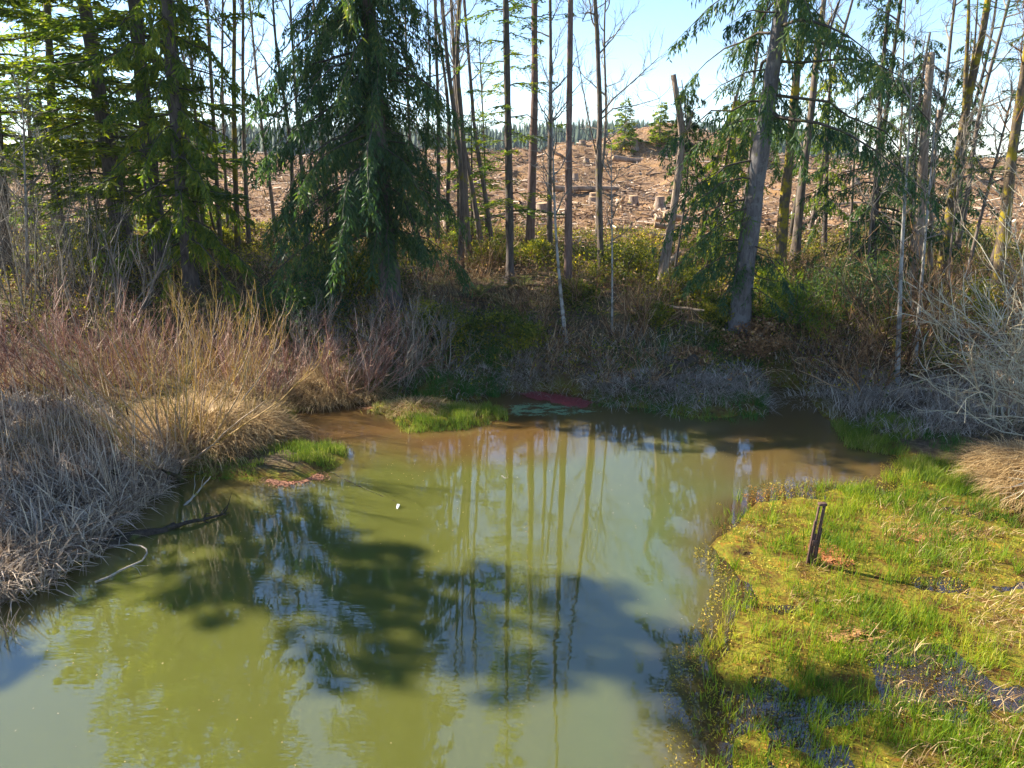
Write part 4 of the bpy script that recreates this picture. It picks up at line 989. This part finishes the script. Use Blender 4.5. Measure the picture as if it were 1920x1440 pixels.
# ================================================================== LOGS, STICKS, POST, ALGAE PATCHES
def log(label, a, c, r, mat='log', name='fallen_log', cat='log', group=None, bend=.05, ends=True, r2=None, sides=9, sink=.3):
    a = np.array(a, float); c = np.array(c, float); k = 7; s = np.linspace(0, 1, k)[:, None]
    P = a + (c - a) * s; P[1:-1] += rng.normal(size=(k - 2, 3)) * bend * np.array([1, 1, .4])
    root = thing(name, label, cat, P[k // 2], group)
    R = np.linspace(r, r2 or r * .75, k) * U(.92, 1.08, k)
    b = Buf(); b.tubes(P[None], R[None], sides, .5); build('trunk', b, M[mat], root, smooth=True)
    if ends:
        for i, j in ((0, 1), (-1, -2)):
            ax = unit(P[i] - P[j]); e = Buf(); ref = np.array([0, 0, 1.]) if abs(ax[2]) < .8 else np.array([1., 0, 0]); A = unit(np.cross(ax, ref)); B_ = np.cross(ax, A)
            an = np.arange(sides) * 2 * math.pi / sides; V = P[i] + ax * .006 + (np.cos(an)[:, None] * A + np.sin(an)[:, None] * B_) * R[i] * .97
            V = np.concatenate([V, [P[i] + ax * .012]]); e.add(V, None, [[q, (q + 1) % sides, sides] for q in range(sides)], .5); build('cut_end', e, M['wood_cut'], root)
    return root
def stick(label, pts, r, mat='driftwood', name='fallen_branch', cat='branch', r2=None, side=6, nb=5):
    P = np.array(pts, float); s = np.concatenate([[0], np.cumsum(np.linalg.norm(np.diff(P, axis=0), axis=1))]); u = np.linspace(0, s[-1], 12)
    C = np.stack([np.interp(u, s, P[:, i]) for i in range(3)], 1); C[1:-1] = (C[:-2] + 2 * C[1:-1] + C[2:]) / 4; C[1:-1] += rng.normal(size=(10, 3)) * .012
    b = Buf(); b.tubes(C[None], np.linspace(r, r2 or r * .3, 12)[None], side, .5)
    root = thing(name, label, cat, C[0])
    build('stem', b, M[mat], root, smooth=True)
    if nb:
        t = Buf(); q = []
        for _ in range(nb):
            i = rng.integers(3, 11); p, _d = grow(C[i], unit(unit(C[i] - C[i - 1]) + rside(unit(C[i] - C[i - 1])[None])[0]), U(.2, .6), 0, 5, .1, .25); q.append(p)
        t.tubes(np.array(q), np.linspace(r * .35, .003, 5)[None] * np.ones((nb, 1)), 4, .5); build('twig_cluster', t, M[mat], root)
    return root
W3 = lambda x, y, z=0.: np.array([*flat(x, y, z), z])
log('thick wet mossy log half sunk along the left inlet', W3(185, 1030, -.02), W3(330, 985, .03), .13, 'wood_wet', r2=.09, ends=False)
stick('dark forked wet branch reaching on from the sunk log', [W3(315, 990, .05), W3(370, 975, .08), W3(430, 962, .02)], .05, 'wood_wet')
stick('pale curved branch looping out of the water by the reeds', [W3(178, 1092, .02), W3(230, 1070, .12), W3(276, 1048, .2), W3(280, 1030, .25), W3(262, 1020, .22), W3(205, 1022, .1)], .022, 'driftwood', nb=4)
stick('pale straight stick slanting out of the left inlet', [W3(340, 955, -.05), W3(368, 925, .12), W3(395, 893, .3)], .03, 'driftwood', nb=2)
stick('dark stick leaning over the inlet at the reed edge', [W3(285, 905, 0), np.array([*flat(268, 870, .2), .2]) + [0, 0, .3], np.array([*flat(232, 850, .2), .2]) + [0, 0, .9]], .045, 'wood_wet', nb=2)
stick('thick dark upright stick under the willow', [W3(343, 905, -.1), W3(341, 880, .4) + [0, -.3, 0], W3(338, 860, .9) + [0, -.8, .1]], .06, 'wood_wet', nb=2, name='dead_sapling')
stick('dark snaggy stub beside the reed tip', [W3(245, 900, 0), W3(240, 880, .4) + [0, -.3, 0], W3(232, 868, .7) + [0, -.5, 0]], .05, 'wood_wet', nb=1, name='dead_sapling')
stick('short mossy stub on the green spit', [W3(380, 885, 0), W3(378, 880, .25) + [0, -.3, 0]], .05, 'wood_wet', nb=0, name='dead_sapling')
stick('thin floating twig near the middle of the pond', [W3(940, 892, .01), W3(953, 898, .01), W3(950, 882, .14)], .008, 'driftwood', nb=0)
log('mossy log sloping down the far bank to the water', hit(1228, 722) + [0, 0, .1], hit(1300, 690) + [0, -.2, .35], .2, 'wood_wet', bend=.02)
log('pale fallen pole on the bank right of the white sapling', hit(1225, 588) + [0, 0, .35], hit(1320, 606) + [0, 0, .4], .05, 'log_pale')
log('thin dark log fallen in front of the sunny slope, left of the slim fir', hit(840, 445) + [0, 0, .5], hit(960, 418) + [0, 0, .6], .12, 'log')
log('pale sawn block lying by the foot of the leaning snag', hit(1252, 520) + [0, 0, .5], hit(1272, 506) + [0, 0, .7], .13, 'log_pale')
# submerged pole: seen as a faint ridge just under the surface
stick('submerged brown pole with its tip breaking the surface', [W3(590, 870, .004), W3(680, 915, .004), W3(742, 940, .006)], .018, 'wood_wet', nb=0, name='sunken_pole', cat='pole')
sp = Buf(); P = np.stack([U(-8, 6, 900), 7 + 11 * rng.random(900) ** .8, np.full(900, .004)], 1); k = (look(SDW, P[:, 0], P[:, 1]) < -.2) & (fbm(P[:, 0], P[:, 1], 1.5, 2) > .42); P = P[k]
D = unit(np.c_[rng.normal(size=(len(P), 2)), U(0, .15, len(P))]); sp.kites(P, D, unit(np.cross(D, [0, 0, 1.])), U(.008, .035, len(P)), U(.006, .018, len(P)), U(.4, 1, len(P)))
stuff('floating_specks', sp, 'straw', 'tiny pale specks and leaf bits floating on the pond', 'floating specks')
# feather / float
fb = Buf(); c = W3(746, 950, .01); s = np.linspace(0, 1, 5)
C = c + np.array([.0, -.10, .0]) * (s[:, None] - .5) * 2; C[:, 2] += .03 * np.sin(s * 3.1)
fb.ribbons(np.stack([C, C + [.01, 0, .01]]), np.array([[.01, .05, .06, .045, .01]] * 2), np.array([[1, 0, .4], [1, 0, -.4]]), np.array([.9, .9]))
mw, _t, _p = new_mat('white_feather'); _p.inputs['Base Color'].default_value = (.8, .8, .76, 1); M['white'] = mw
o = build('feather', fb, mw, origin=tuple(c)); tag(o, 'small white feather floating alone on the green water', 'feather')

# the weathered slotted iron post in the marsh
pb = flat(1520, 1060)
post = thing('marsh_post', 'weathered rusty slotted iron post standing upright in the marsh grass', 'post', (pb[0], pb[1], -.1))
def bar(name, x0, x1, y0, y1, z0, z1, lean=.05, mat='steel'):
    b = Buf(); V = []
    for z in (z0, z1):
        for x, y in ((x0, y0), (x1, y0), (x1, y1), (x0, y1)): V.append((pb[0] + x + lean * z, pb[1] + y, z - .1))
    b.add(V, [(0, 3, 2, 1), (4, 5, 6, 7), (0, 1, 5, 4), (1, 2, 6, 5), (2, 3, 7, 6), (3, 0, 4, 7)]); o = build(name, b, M[mat], post)
    m_ = o.modifiers.new('bevel', 'BEVEL'); m_.width = .004; m_.segments = 1; return o
bar('front_rail', .012, .050, -.02, .03, 0, 1.28)
bar('back_rail', -.065, -.035, .0, .04, 0, 1.25)
bar('inner_rail', -.028, -.006, -.01, .03, 0, .72)
bar('outer_flange', -.088, -.068, -.01, .03, 0, .98)
bar('side_flange', .053, .066, -.03, .02, 0, .85)
bar('top_plate', -.075, .062, -.035, .045, 1.283, 1.33)
bar('middle_plate', -.066, .030, -.032, -.022, .50, .62)
for z in (.12, .3, .7, .95, 1.12):
    b = Buf(); b.tubes(np.array([[[pb[0] + .03 + .05 * z, pb[1] - .022, z - .1], [pb[0] + .03 + .05 * z, pb[1] - .034, z - .1]]]), np.array([[.009, .009]]), 6, .5, cap=True); build('bolt', b, M['steel'], post)
b = Buf(); b.tubes(np.array([[[pb[0] + .066, pb[1], .33], [pb[0] + .10, pb[1], .33]]]), np.array([[.018, .014]]), 6, .5, cap=True); build('bracket_stub', b, M['steel'], post)

def patch(name, label, cat, poly, cols, z=.006, group=None, th=.006, hole=0.):
    m, t, p = new_mat(name + '_mat'); v = mapping(t); n1 = noise(t, 14, 4, v, .7); n2 = noise(t, 3, 3, v)
    c = ramp(t, [(.35, cols[0]), (.65, cols[1])], n1); t.links.new(c, p.inputs['Base Color']); p.inputs['Roughness'].default_value = .7
    bp = nn(t, 'ShaderNodeBump'); bp.inputs['Strength'].default_value = .6; bp.inputs['Distance'].default_value = .01; t.links.new(n1, bp.inputs['Height']); t.links.new(bp.outputs[0], p.inputs['Normal'])
    if hole > 0:
        vv = mapping(t, (1, 2.2, 1)); t.links.new(maprange(t, noise(t, 2.2, 6, vv, .7), .5 + hole * .3 - .17, .5 + hole * .3 - .13), p.inputs['Alpha'])
    pp = np.array([flat(*q) for q in poly]); pts = []
    for i in range(len(pp)):
        a, c2 = pp[i], pp[(i + 1) % len(pp)]
        for s in np.linspace(0, 1, 9)[:-1]:
            q = a + (c2 - a) * s; nrm = np.array([c2[1] - a[1], a[0] - c2[0]]); nrm = nrm / (np.linalg.norm(nrm) + 1e-6)
            pts.append(q + nrm * (fbm(q[0] * 3, q[1] * 3, .5, 3) - .5) * .35)
    pts = np.array(pts); n = len(pts); V = np.concatenate([np.c_[pts, np.full(n, z)], np.c_[pts, np.full(n, z - th)]]); cen = pts.mean(0)
    fbf = Buf(); nf_ = 1400; q_ = np.stack([U(pts[:, 0].min() - .15, pts[:, 0].max() + .15, nf_), U(pts[:, 1].min() - .1, pts[:, 1].max() + .1, nf_)], 1)
    q_ = q_[sdist(q_[:, 0], q_[:, 1], [tuple(a) for a in pts]) < .14]; Pf = np.c_[q_, np.full(len(q_), z + .004)]
    Df = unit(np.c_[rng.normal(size=(len(q_), 2)), U(0, .4, len(q_))]); fbf.kites(Pf, Df, rside(Df), U(.015, .05, len(q_)), U(.01, .03, len(q_)), rng.random(len(q_)))
    me = bpy.data.meshes.new(name); me.from_pydata([tuple(a) for a in V], [], [tuple(range(n))] + [(i, i + n, (i + 1) % n + n, (i + 1) % n) for i in range(n)]); me.update()
    o = link(name, me, m); tag(o, label, cat, group)
    if len(q_): fo = build('floating_flakes', fbf, m, o); fo['kind'] = 'stuff'
    return o
patch('red_algae_patch', 'dark red algae patch at the far rim of the pond', 'algae', [(975, 738), (1010, 735), (1060, 742), (1115, 753), (1100, 763), (1060, 762), (1030, 752), (1000, 748)], [(.16, .018, .022), (.30, .045, .04)])
patch('teal_algae_patch', 'pale blue-green algae film in front of the red patch', 'algae', [(935, 768), (985, 757), (1035, 757), (1100, 768), (1120, 772), (1080, 775), (1000, 779), (950, 776)], [(.09, .17, .10), (.22, .30, .12)], z=.004, hole=.5)
patch('red_algae_patch', 'red algae film under the grassy right part of the far rim', 'algae', [(1165, 716), (1225, 716), (1235, 726), (1170, 724)], [(.2, .05, .03), (.35, .1, .05)], z=.05)
patch('red_algae_patch', 'rusty algae patch in front of the green left spit', 'algae', [(500, 900), (555, 885), (600, 884), (608, 896), (560, 908), (520, 912)], [(.25, .10, .05), (.38, .17, .09)])
patch('orange_algae_patch', 'orange algae patch at the tail of the islet', 'algae', [(680, 765), (705, 757), (780, 756), (775, 764), (720, 768)], [(.32, .14, .05), (.45, .22, .09)])
patch('orange_algae_patch', 'orange algae patch right beside the iron post foot', 'algae', [(1528, 1030), (1580, 1042), (1578, 1060), (1535, 1052)], [(.36, .12, .03), (.5, .2, .07)], z=.07)
patch('orange_algae_patch', 'large salmon algae patch in the lower middle of the marsh', 'algae', [(1570, 1190), (1620, 1180), (1650, 1200), (1640, 1225), (1600, 1220), (1560, 1205)], [(.34, .17, .05), (.46, .24, .09)], z=.075, hole=.5)
patch('orange_algae_patch', 'salmon algae patch far out in the right part of the marsh', 'algae', [(1690, 1000), (1760, 990), (1790, 1005), (1740, 1020), (1700, 1015)], [(.34, .15, .04), (.46, .22, .08)], z=.08)

# ================================================================== THE CLEARED HILL
def hillp(n, y0, y1, w_=.9):
    Y = y0 * (y1 / y0) ** rng.random(n); X = U(-w_, w_, n) * Y
    return np.stack([X, Y, ground(X, Y)], 1)
P = hillp(18000, 36, 112); N = len(P); ph = rng.normal(size=N) * .9; h = np.stack([np.cos(ph), np.sin(ph), rng.normal(size=N) * .18], 1)
L = U(.15, 1.1, N) ** 1.3 * (1 + .6 * (P[:, 1] > 60)); r = U(.012, .06, N) * (P[:, 1] / 50) ** .6
P[:, 2] += U(.0, .22, N)
b = Buf(); C = np.stack([P - h * L[:, None] / 2, P + h * L[:, None] / 2], 1); b.tubes(C, np.stack([r, r * .8], 1), 3, U(0, 1, N))
P = hillp(34000, 36, 112); D = unit(rng.normal(size=P.shape) + np.array([0, 0, .4])); b.kites(P + [0, 0, .06], D, rside(D), U(.1, .4, len(P)), U(.05, .2, len(P)), U(0, 1, len(P)))
stuff('slash_debris', b, 'debris', 'tan and orange-brown logging slash strewn over the cleared hill', 'logging debris')
b = Buf(); P = hillp(9000, 37, 110); P = P[fbm(P[:, 0], P[:, 1], 5, 3) > .52]; Q = tufts(P, 3, .15); blades(b, Q, .55, .05, .4, 1.0, U(0, .8, len(Q)), k=3)
stuff('hill_dry_grass', b, 'straw', 'dry orange grass tufts on the cleared hill', 'dry grass')
lg = [];
for i in range(6):
    r = .2; bb = Buf(); k = 6; s = np.linspace(-.5, .5, k); C = np.stack([s, rng.normal(size=k) * .012, rng.normal(size=k) * .01], 1)
    bb.tubes(C[None], (np.linspace(.045, .03, k) * U(.9, 1.1, k))[None], 8, .5); me = bb.mesh('log_trunk', True); me.materials.append(M['log' if i % 2 else 'log_pale'])
    eb = Buf(); eb.tubes(np.array([[[-.503, C[0, 1], C[0, 2]], [-.497, C[0, 1], C[0, 2]]]]), np.array([[.044, .044]]), 8, .5, cap=True); em = eb.mesh('cut_end'); em.materials.append(M['wood_cut']); lg.append((me, em))
def hill_log(p, L, phi, label, group, k=None, tilt=None):
    t = thing('slash_log', label, 'log', (p[0], p[1], p[2] + .12 + L * .02), group); t.rotation_euler = (0, U(-.12, .12) if tilt is None else tilt, phi); t.scale = (L, L * 1.1, L * 1.1)
    a, e = lg[rng.integers(0, 6)] if k is None else lg[k]
    for nm, me in (('bark', a), ('cut_end', e)):
        o = bpy.data.objects.new(nm, me); COL.objects.link(o); o.parent = t
for a, c, L, phi, lab in [(1100, 360, 5, .1, 'long grey log lying level in the middle of the cleared slope'), (1190, 305, 5.5, .5, 'log slanting up the left flank of the mound'), (1050, 300, 4, 1.2, 'pale log standing nearly on end by the reddish pole'),
                          (1290, 435, 3.4, -.15, 'log on top of the slash pile right of the leaning snag'), (1300, 418, 3.4, .1, 'pale log across the back of the slash pile'), (1320, 430, 3, .6, 'slanting log end sticking out of the slash pile'),
                          (1200, 440, 2.6, -.2, 'thick pale log in front of the cleared slope, left of the snag'), (1270, 448, 3, .3, 'lowest log of the slash pile'), (1345, 450, 3, .9, 'short log leaning right of the slash pile'),
                          (1020, 410, 3, -.6, 'dark log heap end beside the pale slender tree')]:
    hill_log(hit(a, c), L, phi, lab, None)
for i in range(50):
    p = hillp(1, 38, 100, .62)[0]; hill_log(p, U(1.0, 3.2), rng.normal() * 1.1, 'weathered log scattered in the slash on the cleared hill', 'logs strewn over the cleared hill')
sb = Buf(); C = np.array([[[0, 0, -.2], [0, 0, .1], [0, 0, .3], [.02, 0, .55]]]); sb.tubes(C, np.array([[.5, .38, .3, .29]]), 10, .5); stm = sb.mesh('stump_side', True); stm.materials.append(M['bark_snag'])
sb = Buf(); sb.tubes(np.array([[[.02, 0, .552], [.02, 0, .556]]]), np.array([[.285, .28]]), 10, .5, cap=True); stc = sb.mesh('cut_face'); stc.materials.append(M['wood_cut'])
def stump(p, s, label, group):
    t = thing('tree_stump', label, 'stump', (p[0], p[1], p[2]), group); t.scale = (s, s, s * U(.8, 1.3)); t.rotation_euler = (U(-.1, .1), U(-.1, .1), U(0, 6))
    for nm, me in (('bark', stm), ('cut_face', stc)):
        o = bpy.data.objects.new(nm, me); COL.objects.link(o); o.parent = t
for a, c, s, lab in [(1187, 385, 1.2, 'stump left of two on the slope below the mound'), (1237, 387, 1.1, 'stump right of two on the slope below the mound'), (1113, 380, 1.2, 'orange-topped stump beside the mossy dark stem'),
                     (1020, 405, 1.6, 'large dark stump behind the slender pale tree'), (1190, 280, 1.1, 'stump near the crest of the mound'), (1148, 470, .9, 'low pale stump at the near edge of the clearing')]:
    stump(hit(a, c), s, lab, None)
for i in range(34): stump(hillp(1, 40, 98, .62)[0], U(.6, 1.2), 'small weathered stump on the cleared hill', 'stumps on the cleared hill')
# little conifers left standing on the mound
for a, c, h_, lab in [(1236, 272, 4.2, 'small round conifer on top of the cleared mound'), (1170, 282, 5.2, 'small conifer on the left shoulder of the mound'), (1395, 300, 5.0, 'small conifer between snag and leaning trunk, on the crest')]:
    p = hit(a, c); conifer(lab, None, 0, 0, .1, .1, h_ * .42, 'fir', n=44, dens=4, mat='needle_mid', C=np.stack([np.full(12, p[0]), np.full(12, p[1]), p[2] + np.linspace(-.1, h_, 12)], 1), kl=.35, kw=.12, shape=.8, rtop=.02, m=4, name='young_conifer')

# ---- far wooded ridge: thousands of spires that read as one mass
b = Buf(); n = 4600
Y = 430 * (860 / 430) ** rng.random(n); X = U(-.62, .45, n) * Y; Z = ground(X, Y); k = Z > -.5; X, Y, Z = X[k], Y[k], Z[k]; n = len(X)
H_ = U(13, 25, n); Rr = H_ * U(.13, .2, n); tt = np.clip(.35 * rng.random(n) + .6 * fbm(X, Y, 60, 2), 0, 1)
sd_ = 5; lv = 4
for l in range(lv):
    f0 = l / lv; f1 = (l + 1.55) / lv
    a = np.arange(sd_) * 2 * math.pi / sd_ + l
    rr = Rr[:, None] * (1 - f0 * .93) * U(.6, 1.2, (n, sd_))
    ring = np.stack([X[:, None] + rr * np.cos(a), Y[:, None] + rr * np.sin(a), (Z + H_ * (.08 + .92 * f0))[:, None] - U(0, .9, (n, sd_))], -1)
    apex = np.stack([X, Y, Z + H_ * (.08 + .92 * min(f1, 1))], -1)[:, None]
    V = np.concatenate([ring, apex], 1).reshape(-1, 3); base = (np.arange(n) * (sd_ + 1))[:, None]; i = np.arange(sd_)[None]
    b.add(V, None, np.stack([base + i, base + (i + 1) % sd_, base + sd_ + 0 * i], -1).reshape(-1, 3), np.repeat(tt, sd_ + 1))
stuff('far_forest', b, 'far_needle', 'blue-green conifer forest covering the distant ridge', 'forest')
# ---- morning air between here and the far ridge
hz = Buf(); x0, x1, y0, y1, z0, z1 = -3000, 3000, -2700, 3200, -30, 60
hv = [(x, y, z) for z in (z0, z1) for x, y in ((x0, y0), (x1, y0), (x1, y1), (x0, y1))]
hz.add(hv, [(0, 3, 2, 1), (4, 5, 6, 7), (0, 1, 5, 4), (1, 2, 6, 5), (2, 3, 7, 6), (3, 0, 4, 7)])
hm = bpy.data.materials.new('haze'); hm.use_nodes = True; ht = hm.node_tree; ht.nodes.clear()
ho = ht.nodes.new('ShaderNodeOutputMaterial'); pv = ht.nodes.new('ShaderNodeVolumePrincipled'); pv.inputs['Color'].default_value = (.75, .87, 1, 1); pv.inputs['Density'].default_value = .00016; pv.inputs['Anisotropy'].default_value = 0.0
ht.links.new(pv.outputs[0], ho.inputs['Volume'])
hob = link('haze', hz.mesh('haze'), hm); tag(hob, 'thin pale blue air in front of the far ridge', 'haze', kind='stuff')
